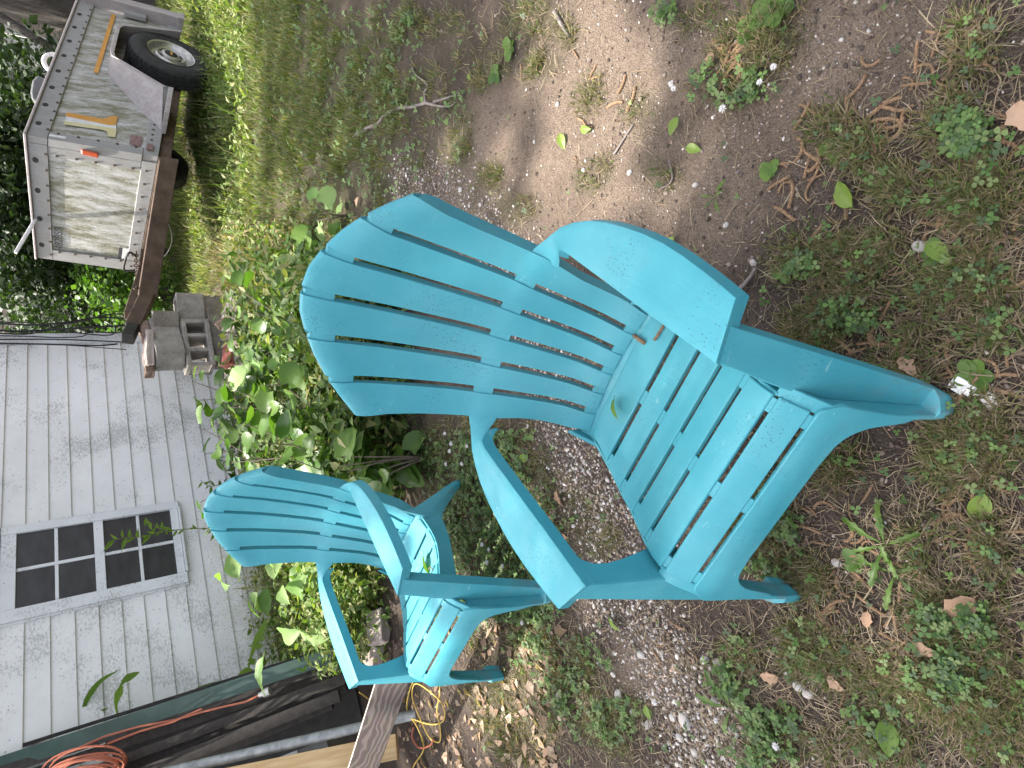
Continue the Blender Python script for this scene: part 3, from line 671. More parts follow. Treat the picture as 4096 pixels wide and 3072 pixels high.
def hbox(name, s0, s1, z0, z1, o0, o1, mat, parent=house, bevel=.002, top_out=None):
    bm = bmesh.new(); t0, t1 = (o0, o1) if top_out is None else top_out
    add_hex(bm, [hp(s0, z0, o1), hp(s1, z0, o1), hp(s1, z0, o0), hp(s0, z0, o0), hp(s0, z1, t1), hp(s1, z1, t1), hp(s1, z1, t0), hp(s0, z1, t0)])
    return from_bm(name, bm, mat, parent, None, bevel, 1)
for k in range(15):
    z0 = .069+.1275*k
    hbox('siding_board', -1.3, 4.298, z0, z0+.139, -.01, .0175, MAT['siding'], top_out=(-.01, .0035))
hbox('wall_core', -1.3, 4.36, -.2, 1.98, -.16, -.012, MAT['found'], bevel=0)
hbox('foundation', -1.3, 4.35, -.25, .066, -.1, -.004, MAT['found'])
hbox('corner_board', 4.300, 4.405, .0, 1.98, -.10, .030, MAT['trim'])
hbox('side_wall', 4.302, 4.352, -.1, 1.98, -4.2, -.11, MAT['siding'], bevel=0)
hbox('roof', -1.45, 4.50, 1.985, 2.06, -4.4, .05, MAT['roof'], top_out=(-4.4, .02))
# window
def sz(x, y):
    s, z = wall_sz(x, y); return s, z+.037*(s-4.3)
w = 800/2212
(sR, zT), (sL, _z), (sR2, zB), (sL2, _zb) = sz(0+15*w, 1950+490*w), sz(15*w, 1950+1560*w), sz(1975*w, 1950+178*w), sz(2065*w, 1950+1060*w)
sL = (sL+sL2)/2; sR = (sR+sR2)/2; zB = (zB+_zb)/2
gl, gr_ = sz(190*w, 1950+1362*w)[0], sz(190*w, 1950+548*w)[0]; gtop = sz(190*w, 1950+950*w)[1]; gbot = sz(1915*w, 1950+660*w)[1]
mrt, mrb = sz(1050*w, 1950+780*w)[1], sz(1158*w, 1950+760*w)[1]
win = empty('window'); win.parent = house
hbox('casing', sL, gl-.004, zB, zT, .004, .046, MAT['trim'], win); hbox('casing', gr_+.004, sR, zB, zT, .004, .046, MAT['trim'], win)
hbox('casing', gl-.003, gr_+.003, gtop+.004, zT-.002, .004, .045, MAT['trim'], win)
hbox('casing_edge', sL-.012, sL-.0005, zB-.004, zT+.004, .0, .034, MAT['trim'], win); hbox('casing_edge', sR+.0005, sR+.012, zB-.004, zT+.004, .0, .034, MAT['trim'], win)
hbox('drip_cap', sL-.012, sR+.012, zT+.0045, zT+.030, .0, .055, MAT['trim'], win)
hbox('sill', gl-.003, gr_+.003, zB+.012, gbot-.004, .004, .0455, MAT['trim'], win); hbox('sill_ledge', gl-.003, gr_+.003, zB-.006, zB+.009, .0, .062, MAT['trim'], win)
hbox('meeting_rail', gl-.003, gr_+.003, mrb, mrt, .004, .040, MAT['trim'], win)
for (z0, z1, d) in ((mrt+.001, gtop+.003, .004), (gbot-.003, mrb-.001, -.003)):
    sm = (gl+gr_)/2; zm = (z0+z1)/2
    hbox('muntin', sm-.011, sm+.011, z0, z1, .018+d, .032+d, MAT['trim'], win); hbox('muntin', gl-.002, sm-.0115, zm-.010, zm+.010, .018+d, .031+d, MAT['trim'], win); hbox('muntin', sm+.0115, gr_+.002, zm-.010, zm+.010, .018+d, .031+d, MAT['trim'], win)
    for (a, b) in ((gl-.003, sm-.0112), (sm+.0112, gr_+.003)):
        for (c_, e) in ((z0, zm-.0102), (zm+.0102, z1)): hbox('pane', a, b, c_, e, .003+d, .0245+d, MAT['pane'], win, 0)
house.location = house_loc
tag(house, 'white clapboard house wall with mildew spots and a four over four window', 'house')
MAT['cable'] = simple('black_cable', (.008, .008, .009), (.025, .025, .027), 30, .5, .1, .001)
def cable(pts, r, label, D=4.58, group='black cables on the house corner'):
    P = [Vector(onwall(x, y, D+dd)) for (x, y, dd) in pts]
    c0 = P[0].copy(); bm = bmesh.new(); add_tube(bm, [p-c0 for p in smooth_curve(P, 6)], r, 6); o = from_bm('black_cable', bm, MAT['cable'], None, 60, loc=c0)
    tag(o, label, 'cable', group)
cable([(-60, 1288, 0), (120, 1300, 0), (260, 1290, 0), (400, 1270, .02), (560, 1280, .05)], .008, 'thick black cable hanging outermost along the house corner')
cable([(-60, 1318, 0), (80, 1325, 0), (220, 1318, 0), (380, 1308, 0), (540, 1300, .03)], .009, 'thick black cable second from the outside of the corner')
cable([(-60, 1330, -.02), (120, 1335, 0), (240, 1300, 0), (330, 1285, 0), (400, 1265, 0), (470, 1256, .02), (510, 1285, .02), (490, 1325, 0), (430, 1330, 0), (330, 1318, 0)], .006, 'black cable ending in a large loop beside the bricks')
cable([(-60, 1306, .02), (60, 1288, .02), (160, 1300, .02), (300, 1330, .01), (440, 1340, 0), (460, 1310, 0), (420, 1285, .02)], .006, 'thin black cable curling into a short loop on the corner')
cable([(-60, 1358, -.03), (200, 1357, -.03), (360, 1362, -.03), (490, 1368, -.03)], .006, 'black cable fixed straight down the edge of the siding')
cable([(-60, 1372, -.03), (150, 1376, -.03), (380, 1382, -.03), (470, 1376, -.02)], .007, 'black cable fixed on the siding nearest the window')
cable([(20, 1374, -.02), (250, 1380, -.03), (420, 1392, -.03), (505, 1398, -.02)], .004, 'thin grey cable slanting across the siding above the blocks')
cable([(-60, 1342, 0), (100, 1345, 0), (230, 1350, 0), (330, 1345, 0), (345, 1325, 0), (300, 1310, 0)], .005, 'thin black cable hooked back on itself at the corner')

# ------------------------------------------------------------------ trailer
def grimy(name, base, grime, amt=.5, scale=7):
    m, N, L, B = new_mat(name); v = coords(N)
    st = noise_node(N, L, scale, 8, .75, mapping(N, L, v, (2.4, 2.4, .55))); f = ramp(N, L, st.outputs[0], [(.36, (0, 0, 0)), (.60, (amt, amt, amt))]).outputs[0]
    fn = noise_node(N, L, scale*9, 5, .75, v); ff = ramp(N, L, fn.outputs[0], [(.5, (0, 0, 0)), (.62, (.75, .75, .75))]).outputs[0]
    sep = N.new('ShaderNodeSeparateXYZ'); L.new(v, sep.inputs[0])
    c = mix(N, L, f, base, grime); c = mix(N, L, mix(N, L, f, (.12, .12, .12), ff), c, tuple(g*.55 for g in grime))
    L.new(c, B.inputs['Base Color']); B.inputs['Roughness'].default_value = .65; bump(N, L, fn.outputs[0], .2, .002, B); return m
MAT['tpanel'] = grimy('trailer_panel', (.60, .60, .60), (.17, .16, .09), .95, 6)
MAT['trail'] = grimy('trailer_rail', (.33, .33, .33), (.20, .18, .15), .4, 9)
MAT['fender'] = grimy('trailer_fender', (.46, .42, .42), (.25, .2, .19), .5, 8)
MAT['rust'] = simple('rusty_beam', (.055, .035, .024), (.13, .085, .06), 9, .9, .5, .004)
MAT['dark'] = simple('dark_metal', (.015, .014, .013), (.04, .036, .032), 12, .8)
MAT['rubber'] = simple('tyre_rubber', (.018, .018, .019), (.05, .049, .048), 20, .85, .5, .004)
MAT['chrome'] = simple('dull_chrome', (.35, .34, .32), (.6, .58, .54), 14, .35, .1, .001, metal=.7)
MAT['orange'] = simple('orange_print', (.50, .23, .03), (.62, .31, .06), 10, .6)
MAT['cream'] = simple('cream_print', (.52, .47, .24), (.62, .57, .34), 10, .6)
MAT['redlens'] = simple('orange_lens', (.45, .07, .02), (.55, .10, .03), 10, .3)
MAT['maroon'] = simple('maroon_sticker', (.13, .05, .05), (.3, .2, .19), 60, .6)
MAT['ink'] = simple('black_ink', (.02, .02, .025), (.06, .06, .07), 30, .7)
MAT['paper'] = simple('white_sticker', (.55, .56, .56), (.72, .72, .72), 20, .6)
CT, FT, ST, CB, FB, SB = [np.array(p) for p in ([2.079, 5.652, 1.378], [1.395, 6.651, 1.37], [3.909, 6.931, .921], [2.014, 5.535, .561], [1.297, 6.561, .647], [3.834, 6.804, .099])]
TLEN, TWID, THGT = 2.27, 1.23, .83
trailer = empty('utility_trailer', Vector(CB)-Vector((0, 0, .6)))
tr0 = np.array(trailer.location)
def T(a, b, h):
    """a metres along the side, b metres along the front, h metres up, out of the near lower corner"""
    a /= TLEN; b /= TWID; h /= THGT
    lo = CB+a*(SB-CB)+b*(FB-CB); hi = CT+a*(ST-CT)+b*(FT-CT); return Vector(lo+(hi-lo)*h-tr0)
def tbox(name, a0, a1, b0, b1, h0, h1, mat, parent=None, bevel=.003):
    bm = bmesh.new(); add_hex(bm, [T(a0, b0, h0), T(a1, b0, h0), T(a1, b1, h0), T(a0, b1, h0), T(a0, b0, h1), T(a1, b0, h1), T(a1, b1, h1), T(a0, b1, h1)])
    return from_bm(name, bm, mat, parent or trailer, None, bevel, 1)
L_, W_, H_ = TLEN, TWID, THGT
side = tbox('side_panel', .05, L_-.03, .006, .03, .08, H_-.10, MAT['tpanel']); front = tbox('front_panel', .006, .03, .12, W_-.10, .08, H_-.10, MAT['tpanel'])
rails = [tbox('top_rail', -.012, L_, -.012, .05, H_-.125, H_-.004, MAT['trail']), tbox('top_rail', -.0115, .05, .052, W_, H_-.125, H_-.004, MAT['trail'])]
tbox('bottom_rail', .0, L_, -.008, .05, -.01, .095, MAT['trail']); tbox('bottom_rail', -.008, .05, .052, W_, -.01, .095, MAT['trail'])
tbox('corner_post', -.010, .085, -.010, .06, .097, H_-.127, MAT['trail']); tbox('corner_post', -.0085, .05, .062, .145, .0965, H_-.1265, MAT['trail']); tbox('corner_post', -.010, .06, W_-.115, W_+.004, -.012, H_-.006, MAT['trail'])
tbox('rim', -.03, L_+.01, -.03, .055, H_-.003, H_+.014, MAT['fender']); tbox('rim', -.0295, .055, .056, W_+.01, H_-.003, H_+.014, MAT['fender'])
tbox('floor', .05, L_-.02, .05, W_-.05, .02, .06, MAT['dark']); tbox('far_wall', .05, L_-.02, W_-.03, W_, .0, H_-.06, MAT['trail']); tbox('tail_wall', L_-.05, L_-.02, .05, W_-.04, .05, H_-.3, MAT['trail'])
tbox('tail_post', L_-.015, L_+.09, -.10, .03, -.03, H_-.01, MAT['fender']); tbox('tail_plate', L_-.10, L_-.02, -.055, -.014, .28, .46, MAT['trail']); tbox('tail_foot', L_-.14, L_-.02, -.16, -.014, -.03, .02, MAT['fender'])
def disc_mesh(name, r, t=.004, n=10, ry=None):
    bm = bmesh.new(); ry = ry or r
    a = [bm.verts.new((r*math.cos(2*math.pi*k/n), ry*math.sin(2*math.pi*k/n), 0)) for k in range(n)]; b = [bm.verts.new((.75*r*math.cos(2*math.pi*k/n), .75*ry*math.sin(2*math.pi*k/n), t)) for k in range(n)]
    bm.faces.new(b); bm.faces.new(a[::-1])
    for k in range(n): bm.faces.new((a[k], a[(k+1) % n], b[(k+1) % n], b[k]))
    me = bpy.data.meshes.new(name); bm.to_mesh(me); bm.free(); return me
def face_frame(fn, u, v):
    p = fn(u, v); x = (fn(u+.01, v)-p).normalized(); y = (fn(u, v+.01)-p); y = (y-x*y.dot(x)).normalized(); z = x.cross(y)
    return Matrix((x, y, z)).transposed().to_4x4(), p
sideF = lambda off: (lambda u, v: T(u, -off, v)); frontF = lambda off: (lambda u, v: T(-off, W_-u, v))
def stick(me, name, fn, u, v, mat, parent=trailer, post=Matrix()):
    m, p = face_frame(fn, u, v); o = link(name, me, mat, parent); o.matrix_local = Matrix.Translation(p) @ m @ post; return o
riv = disc_mesh('rivet', .011, .005); hole = disc_mesh('tie_hole', .026, .002, 14, .019)
for k in range(17): stick(riv, 'rivet', sideF(.0125), .10+k*.127, H_-.112, MAT['rust'], rails[0])
for k in range(8): stick(riv, 'rivet', frontF(.0122), .06+k*.148, H_-.112, MAT['rust'], rails[1])
for k in range(8): stick(hole, 'tie_hole', sideF(.0130), .16+k*.262, H_-.045, MAT['dark'] if k < 3 else MAT['cream'], rails[0])
for k in range(4): stick(hole, 'tie_hole', frontF(.0128), .16+k*.29, H_-.045, MAT['dark'], rails[1])
for k in range(6): stick(riv, 'rivet', sideF(.0085), .06+k*.075, .055, MAT['rust'])
for k in range(9): stick(riv, 'rivet', frontF(.0085), .05+k*.13, .055, MAT['rust'])
for k in range(5): stick(riv, 'rivet', sideF(.0105), .07, .15+k*.125, MAT['rust']); stick(riv, 'rivet', frontF(.0105), W_-.135, .15+k*.125, MAT['rust']); stick(riv, 'rivet', frontF(.0105), .10, .15+k*.125, MAT['rust'])
def poly_decal(name, fn, pts, mat, parent=None):
    bm = bmesh.new(); bm.faces.new([bm.verts.new(fn(u, v)) for u, v in pts]); return from_bm(name, bm, mat, parent or trailer)
sf = sideF(.004)
poly_decal('orange_stripe', sf, [(1.06, .525), (2.18, .525), (2.18, .558), (1.06, .558)], MAT['orange'])
poly_decal('emblem', sf, [(.335, .315), (.46, .315), (.455, .352), (.42, .385), (.392, .40), (.385, .645), (.33, .645), (.315, .36)], MAT['orange'])
poly_decal('emblem', sf, [(.165, .300), (.28, .302), (.285, .34), (.265, .64), (.215, .638), (.235, .39), (.222, .36), (.16, .345)], MAT['cream'])
sf2 = sideF(.0032); poly_decal('emblem_ground', sf2, [(.272, .305), (.345, .315), (.335, .642), (.255, .636)], MAT['paper'])
poly_decal('maroon_sticker', sideF(.004), [(.10, .12), (.24, .12), (.24, .20), (.10, .20)], MAT['maroon'])
poly_decal('number_plate', sideF(.0112), [(.02, .60), (.05, .60), (.05, .70), (.02, .70)], MAT['paper'])
def text_on(name, txt, fn, u, v, size, mat):
    cu = bpy.data.curves.new(name, 'FONT'); cu.body = txt; cu.size = size; cu.extrude = .0006; ob = bpy.data.objects.new('tmp', cu); col.objects.link(ob)
    bpy.context.view_layer.update(); me = bpy.data.meshes.new_from_object(ob.evaluated_get(bpy.context.evaluated_depsgraph_get())); bpy.data.objects.remove(ob)
    me.materials.clear(); me.materials.append(mat); return stick(me, name, fn, u, v, mat)
text_on('serial_number', '482859', frontF(.004), .125, .625, .082, MAT['ink'])
poly_decal('label_header', frontF(.004), [(.12, .145), (.25, .145), (.25, .175), (.12, .175)], MAT['ink'])
poly_decal('warning_label', frontF(.004), [(.12, .085), (.25, .085), (.25, .145), (.12, .145)], MAT['paper'])
bm = bmesh.new(); add_box(bm, (-.055, -.022, 0), (.055, .022, .018)); me = bpy.data.meshes.new('marker_lamp'); bm.to_mesh(me); bm.free()
lamp = stick(me, 'marker_lamp', frontF(.011), W_-.055, .44, MAT['redlens'], post=Matrix.Rotation(math.pi/2, 4, 'Z')); lamp.modifiers.new('bevel', 'BEVEL').width = .007
bm = bmesh.new(); add_box(bm, (-.035, -.022, 0), (.035, .022, .02)); me = bpy.data.meshes.new('tail_lamp'); bm.to_mesh(me); bm.free(); stick(me, 'side_lamp', sideF(.0085), .09, .055, MAT['maroon'])
# fender
FO = [(.72, .040), (1.03, .428), (1.10, .446), (1.54, .452), (1.60, .43), (1.76, -.02)]; FI = [(.36, .0), (1.03, .43), (1.12, .465), (1.60, .475), (1.68, .45), (1.84, -.01)]
bm = bmesh.new(); add_slab(bm, [[T(a + (a2-a)*u, -.205*(1-u)+.004, h+(h2-h)*u) for u in (0, .34, .67, 1)] for (a, h), (a2, h2) in zip(FO, FI)], .012, (0, -.2, 1)); from_bm('fender', bm, MAT['fender'], trailer, 35, .003)
bm = bmesh.new(); add_slab(bm, [[T(a-.01*k, -.211, h+.008-.03*k) for k in (0, 1)] for (a, h) in FO], .008, (-.4, -1, 0)); from_bm('fender_lip', bm, MAT['fender'], trailer, 35, .002)
tbox('fender_step', .34, .74, -.20, .0, -.035, .002, MAT['fender']); tbox('wheel_well', 1.0, 1.72, -.002, .012, .0, .38, MAT['dark'])
# wheels
def make_wheel():
    root = empty('wheel'); R = .355
    bm = bmesh.new(); prof = [(.20, -.075), (.215, -.088), (.26, -.098), (.31, -.098), (.340, -.085), (.353, -.06), (.355, 0), (.353, .06), (.340, .085), (.31, .098), (.26, .098), (.215, .088), (.20, .075)]
    n = 48; rings = [[bm.verts.new((r*math.cos(2*math.pi*k/n), y, r*math.sin(2*math.pi*k/n))) for k in range(n)] for r, y in prof]
    for i in range(len(rings)-1):
        for k in range(n): bm.faces.new((rings[i][k], rings[i][(k+1) % n], rings[i+1][(k+1) % n], rings[i+1][k]))
    tyre = from_bm('tyre', bm, MAT['rubber'], root, 40)
    bm = bmesh.new()
    for k in range(46):
        for sgn in (-1, 0, 1):
            a0 = 2*math.pi*(k+.25*sgn)/46; m = Matrix.Rotation(-a0, 4, 'Y')
            add_box(bm, (.346, sgn*.05-.018, -.014), (.3595, sgn*.05+.018, .014), lambda p: m @ p)
    from_bm('tread', bm, MAT['rubber'], tyre)
    def lathe(name, prof, mat, par, n=32):
        bm = bmesh.new(); rings = [[bm.verts.new((r*math.cos(2*math.pi*k/n), y, r*math.sin(2*math.pi*k/n))) for k in range(n)] for r, y in prof]
        for i in range(len(rings)-1):
            for k in range(n): bm.faces.new((rings[i][k], rings[i][(k+1) % n], rings[i+1][(k+1) % n], rings[i+1][k]))
        if prof[-1][0] < .06: bm.faces.new(rings[-1])
        return from_bm(name, bm, mat, par, 35)
    rim = lathe('rim', [(.203, -.088), (.21, -.094), (.198, -.088), (.19, -.06), (.178, -.05), (.17, -.035), (.145, -.03), (.142, -.04), (.05, -.04), (.02, -.04)], MAT['chrome'], root)
    lathe('hub_cap', [(.138, -.042), (.138, -.062), (.125, -.074), (.112, -.070), (.105, -.060), (.088, -.060), (.083, -.078), (.06, -.086), (.056, -.082)], MAT['chrome'], rim)
    lathe('hub_centre', [(.056, -.083), (.045, -.088), (.01, -.090)], MAT['dark'], rim)
    bm = bmesh.new()
    for k in range(6):
        m = Matrix.Rotation(k*math.pi/3, 4, 'Y'); add_box(bm, (.089, -.0655, -.02), (.104, -.0585, .02), lambda p: m @ p)
    hs = from_bm('hub_slots', bm, MAT['dark'], rim); hs['kind'] = 'stuff'
    # gold cross emblem on the hub
    bm = bmesh.new()
    for pts in ([(-.032, -.010), (-.028, .006), (.032, .010), (.028, -.006)], [(-.011, -.014), (-.008, .012), (.011, .014), (.008, -.012)]):
        y = -.0915-(.0006 if pts[0][0] > -.02 else 0); bm.faces.new([bm.verts.new((x, y, z)) for x, z in pts])
    from_bm('hub_emblem', bm, MAT['orange'], rim)
    return root
wheel = make_wheel(); wheel.parent = trailer
yb = Vector(FB-CB).normalized(); xa = Vector(SB-CB).normalized(); xa = (xa-yb*xa.dot(yb)).normalized()
WM = Matrix.Translation(Vector(np.array([3.212, 6.26, .289])-tr0)+yb*.03) @ Matrix((xa, yb, xa.cross(yb))).transposed().to_4x4() @ Matrix.Scale(.93, 4)
wheel.matrix_local = WM
w2 = copy_tree(wheel, trailer); w2.matrix_local = Matrix.Translation(yb*1.15) @ WM
# tongue
tbox('chassis_beam', .0, 1.9, .03, .09, -.10, -.012, MAT['rust']); tbox('chassis_beam', .0, 1.9, W_-.09, W_-.03, -.10, -.012, MAT['rust']); tbox('cross_beam', -.04, .02, .0, W_-.02, -.155, -.013, MAT['rust'])
def beam(name, p, q, w_, h_, mat, parent=trailer):
    p, q = Vector(p), Vector(q); d = (q-p).normalized(); s_ = d.cross(Vector((0, 0, 1))).normalized()*w_/2; u = s_.cross(d).normalized()*h_/2; bm = bmesh.new()
    add_hex(bm, [p-s_-u, p+s_-u, q+s_-u, q-s_-u, p-s_+u, p+s_+u, q+s_+u, q-s_+u]); return from_bm(name, bm, mat, parent, None, .004, 1)
tip = Vector(aty(532, 1310, 5.2)-tr0); k1 = Vector(aty(590, 1185, 5.55)-tr0)
beam('tongue_arm', T(-.02, .02, -.085), k1, .06, .13, MAT['rust']); beam('tongue_arm', T(-.02, W_-.05, -.085), tip+Vector((.1, .12, -.02)), .06, .12, MAT['rust'])
beam('tongue_nose', k1, tip, .075, .10, MAT['rust']); beam('coupler', tip, tip+(tip-k1).normalized()*.16, .085, .075, MAT['dark'])
beam('jack_post', tip+Vector((.12, .06, .09)), tip+Vector((.12, .06, -.25)), .05, .05, MAT['rust'])
def chain(pts, label_parent, r=.010):
    P = smooth_curve(pts, 8)
    for i in range(0, len(P)-1, 1):
        bm = bmesh.new(); d = (P[i+1]-P[i]); L1 = max(d.length*.85, .02); ring = [(L1*.75*math.cos(t), r*1.5*math.sin(t), 0) for t in np.linspace(0, 2*math.pi, 11)[:-1]]
        add_tube(bm, ring+[ring[0]], .0045, 5, False); o = from_bm('chain_link', bm, MAT['rust'], label_parent, 60); q = d.to_track_quat('X', 'Z').to_matrix().to_4x4(); o.matrix_local = Matrix.Translation((P[i]+P[i+1])/2) @ q @ Matrix.Rotation((i % 2)*math.pi/2, 4, 'X')
chain([T(-.03, W_-.25, .03), T(-.06, W_-.05, .0), T(-.10, W_+.06, -.06), k1+Vector((.05, -.02, .08))], trailer)
bm = bmesh.new(); add_tube(bm, smooth_curve([T(-.03, W_-.2, .03), T(-.06, W_-.25, .09), T(-.07, W_-.06, .11), T(-.06, W_-.05, .02)], 6), .010, 6); from_bm('chain_hook', bm, MAT['dark'], trailer, 60)
bm = bmesh.new(); add_tube(bm, smooth_curve([T(-.02, .55, -.15), T(-.05, .75, -.24), T(-.05, .95, -.22), T(-.05, 1.05, -.12)], 8), .005, 6); from_bm('brake_wire', bm, MAT['dark'], trailer, 60)
tag(trailer, 'old grey and white box utility trailer with its tongue propped on blocks', 'trailer')
# load looking over the rim
bm = bmesh.new()
Pl = [aty(x, y, 6.9) for x, y in ((205, 330), (150, 295), (128, 320), (120, 365), (125, 400), (230, 420))]
n_ = len(Pl); c0 = Vector(np.mean(Pl, 0)); a = [bm.verts.new(Vector(p)-c0) for p in Pl]; b = [bm.verts.new(Vector(p)-c0+Vector((.1, .5, -.05))) for p in Pl]; bm.faces.new(a); bm.faces.new(b)
for k in range(n_): bm.faces.new((a[k], a[(k+1) % n_], b[(k+1) % n_], b[k]))
MAT['tarp'] = simple('grey_tarp', (.10, .10, .105), (.17, .17, .18), 10, .7); tag(from_bm('folded_tarp', bm, MAT['tarp'], None, None, .03, 3, c0), 'dark grey folded tarp heaped above the trailer rim', 'tarp')
bm = bmesh.new(); c0 = Vector(aty(222, 255, 6.9)); ring = [(.085*math.cos(t), 0, .085*math.sin(t)) for t in np.linspace(0, math.pi*2, 25)]; add_tube(bm, ring, .02, 8, False)
tag(from_bm('white_hoop', bm, MAT['white'], None, 60, loc=c0), 'white hoop standing in the trailer beside the grey tarp', 'hoop')
p, q = Vector(aty(112, 928, 6.3)), Vector(aty(62, 1012, 6.3)); bm = bmesh.new(); d = (q-p); u = Vector((0, 0, 1)).cross(d).normalized()*.018; v_ = d.cross(u).normalized()*.012
p0 = p-d*.8
add_hex(bm, [p0-u-v_-p, p0+u-v_-p, q+u-v_-p, q-u-v_-p, p0-u+v_-p, p0+u+v_-p, q+u+v_-p, q-u+v_-p]); tag(from_bm('white_lath', bm, MAT['white'], None, None, .003, 1, p), 'white wooden lath sticking up over the trailer front', 'lath')

# ------------------------------------------------------------------ blocks, bricks and stones by the house corner
MAT['block'] = simple('concrete_block', (.23, .205, .18), (.40, .37, .33), 14, .95, 1.0, .012)
MAT['block2'] = simple('mossy_block', (.17, .145, .12), (.31, .275, .235), 12, .95, 1.0, .012)
MAT['brick'] = simple('old_brick', (.17, .11, .085), (.30, .21, .17), 16, .95, .9, .008)
MAT['redbrick'] = simple('red_brick', (.30, .07, .055), (.42, .17, .15), 16, .95, .9, .008)
MAT['slab'] = simple('pinkish_stone', (.34, .27, .24), (.5, .43, .4), 12, .95, .9, .01)
def rough(o, amt, seed=0):
    R = random.Random(seed)
    for v in o.data.vertices: v.co += Vector((R.uniform(-amt, amt), R.uniform(-amt, amt), R.uniform(-amt, amt)))
def block(x, y, z, yaw, mat, label, lie='holes_front', seed=0, L=.39, W=.19, H=.19):
    """hollow block: three cores through it; lie turns the cores up or to the front"""
    bm = bmesh.new(); t = .032; cores = 3 if lie == 'holes_front' else 2
    def ring(x0, x1, y0, y1): return [(x0, y0), (x1, y0), (x1, y1), (x0, y1)]
    add_box(bm, (-L/2, -W/2, 0), (L/2, -W/2+t, H)); add_box(bm, (-L/2+.0015, W/2-t, .0015), (L/2-.0015, W/2, H-.0015))
    wdt = (L-t)/cores
    for k in range(cores+1): add_box(bm, (-L/2+.001+k*wdt*.994, -W/2+t-.004, .002), (-L/2+.001+k*wdt*.994+t, W/2-t+.004, H-.002))
    o = from_bm('concrete_block', bm, mat, None, None, .006, 2); rough(o, .003, seed)
    R = Matrix.Translation((x, y, z)) @ Matrix.Rotation(yaw, 4, 'Z')
    if lie == 'holes_front': R = R @ Matrix.Translation((0, 0, W/2)) @ Matrix.Rotation(math.pi/2, 4, 'X') @ Matrix.Translation((0, 0, -H/2))
    o.matrix_world = R; tag(o, label, 'concrete block', 'concrete blocks under the trailer tongue'); return o
def brick(x, y, z, yaw, mat, label, tilt=0, seed=0, d=(.2, .095, .06), name='brick', group='loose bricks on the block pile', cat='brick'):
    bm = bmesh.new(); bmesh.ops.create_cube(bm, size=1.0); bmesh.ops.scale(bm, vec=d, verts=bm.verts); bmesh.ops.subdivide_edges(bm, edges=bm.edges[:], cuts=2, use_grid_fill=True)
    o = from_bm(name, bm, mat, None, None, .006, 2); rough(o, .0045, seed)
    o.matrix_world = Matrix.Translation((x, y, z+d[2]/2)) @ Matrix.Rotation(yaw, 4, 'Z') @ Matrix.Rotation(tilt, 4, 'X') @ Matrix.Rotation(tilt*.6, 4, 'Y'); tag(o, label, cat, group); return o
bx, by = .47, 5.12
block(bx+.02, by+.06, 0.155, .25, MAT['block2'], 'mossy concrete block at the bottom of the pile', 'up', 1)
block(bx+.20, by+.24, 0.150, .1, MAT['block2'], 'dark concrete block standing on the right of the pile', 'up', 2, .39)
block(bx-.02, by+.0, 0.350, .36, MAT['block'], 'pale concrete block with its three hollow cores facing out', 'holes_front', 3)
block(bx+.21, by+.22, 0.345, .15, MAT['block'], 'concrete block half hidden under the tongue on the right', 'up', 4)
block(bx+.01, by+.04, 0.545, .80, MAT['block'], 'chipped concrete block on top under the trailer tongue', 'up', 5)
block(bx-.15, by-.02, .10, .75, MAT['block2'], 'half buried concrete block at the left foot of the pile', 'up', 6, .30)
block(bx+.17, by+.10, .545, -.15, MAT['block2'], 'narrow concrete block beside the topmost one', 'up', 7, .19, .14, .17)
brick(bx-.13, by+.0, 0.738, .5, MAT['brick'], 'brown brick lying on the left of the topmost block', .05, 1)
brick(bx+.10, by+.06, 0.738, .9, MAT['brick'], 'brown brick directly under the trailer coupler', .0, 2)
brick(bx-.03, by-.03, 0.740, .2, MAT['slab'], 'flat grey stone wedged between the top bricks', .1, 3, (.26, .12, .05), 'flat_stone', 'flat stones in the block pile', 'stone')
brick(bx-.10, by-.24, 0.240, .3, MAT['redbrick'], 'red brick leaning at the foot of the pile', .5, 4)
brick(bx+.14, by-.23, 0.260, .9, MAT['brick'], 'brown brick standing beside the red one', .9, 5)
brick(bx-.17, by-.34, 0.190, -.4, MAT['slab'], 'pinkish stone slab lying in front of the red brick', .35, 6, (.42, .24, .05), 'flat_stone', 'flat stones in the block pile', 'stone')
brick(bx+.18, by-.33, 0.230, .5, MAT['slab'], 'pale stone slab tilted right of the red brick', .4, 7, (.36, .2, .05), 'flat_stone', 'flat stones in the block pile', 'stone')

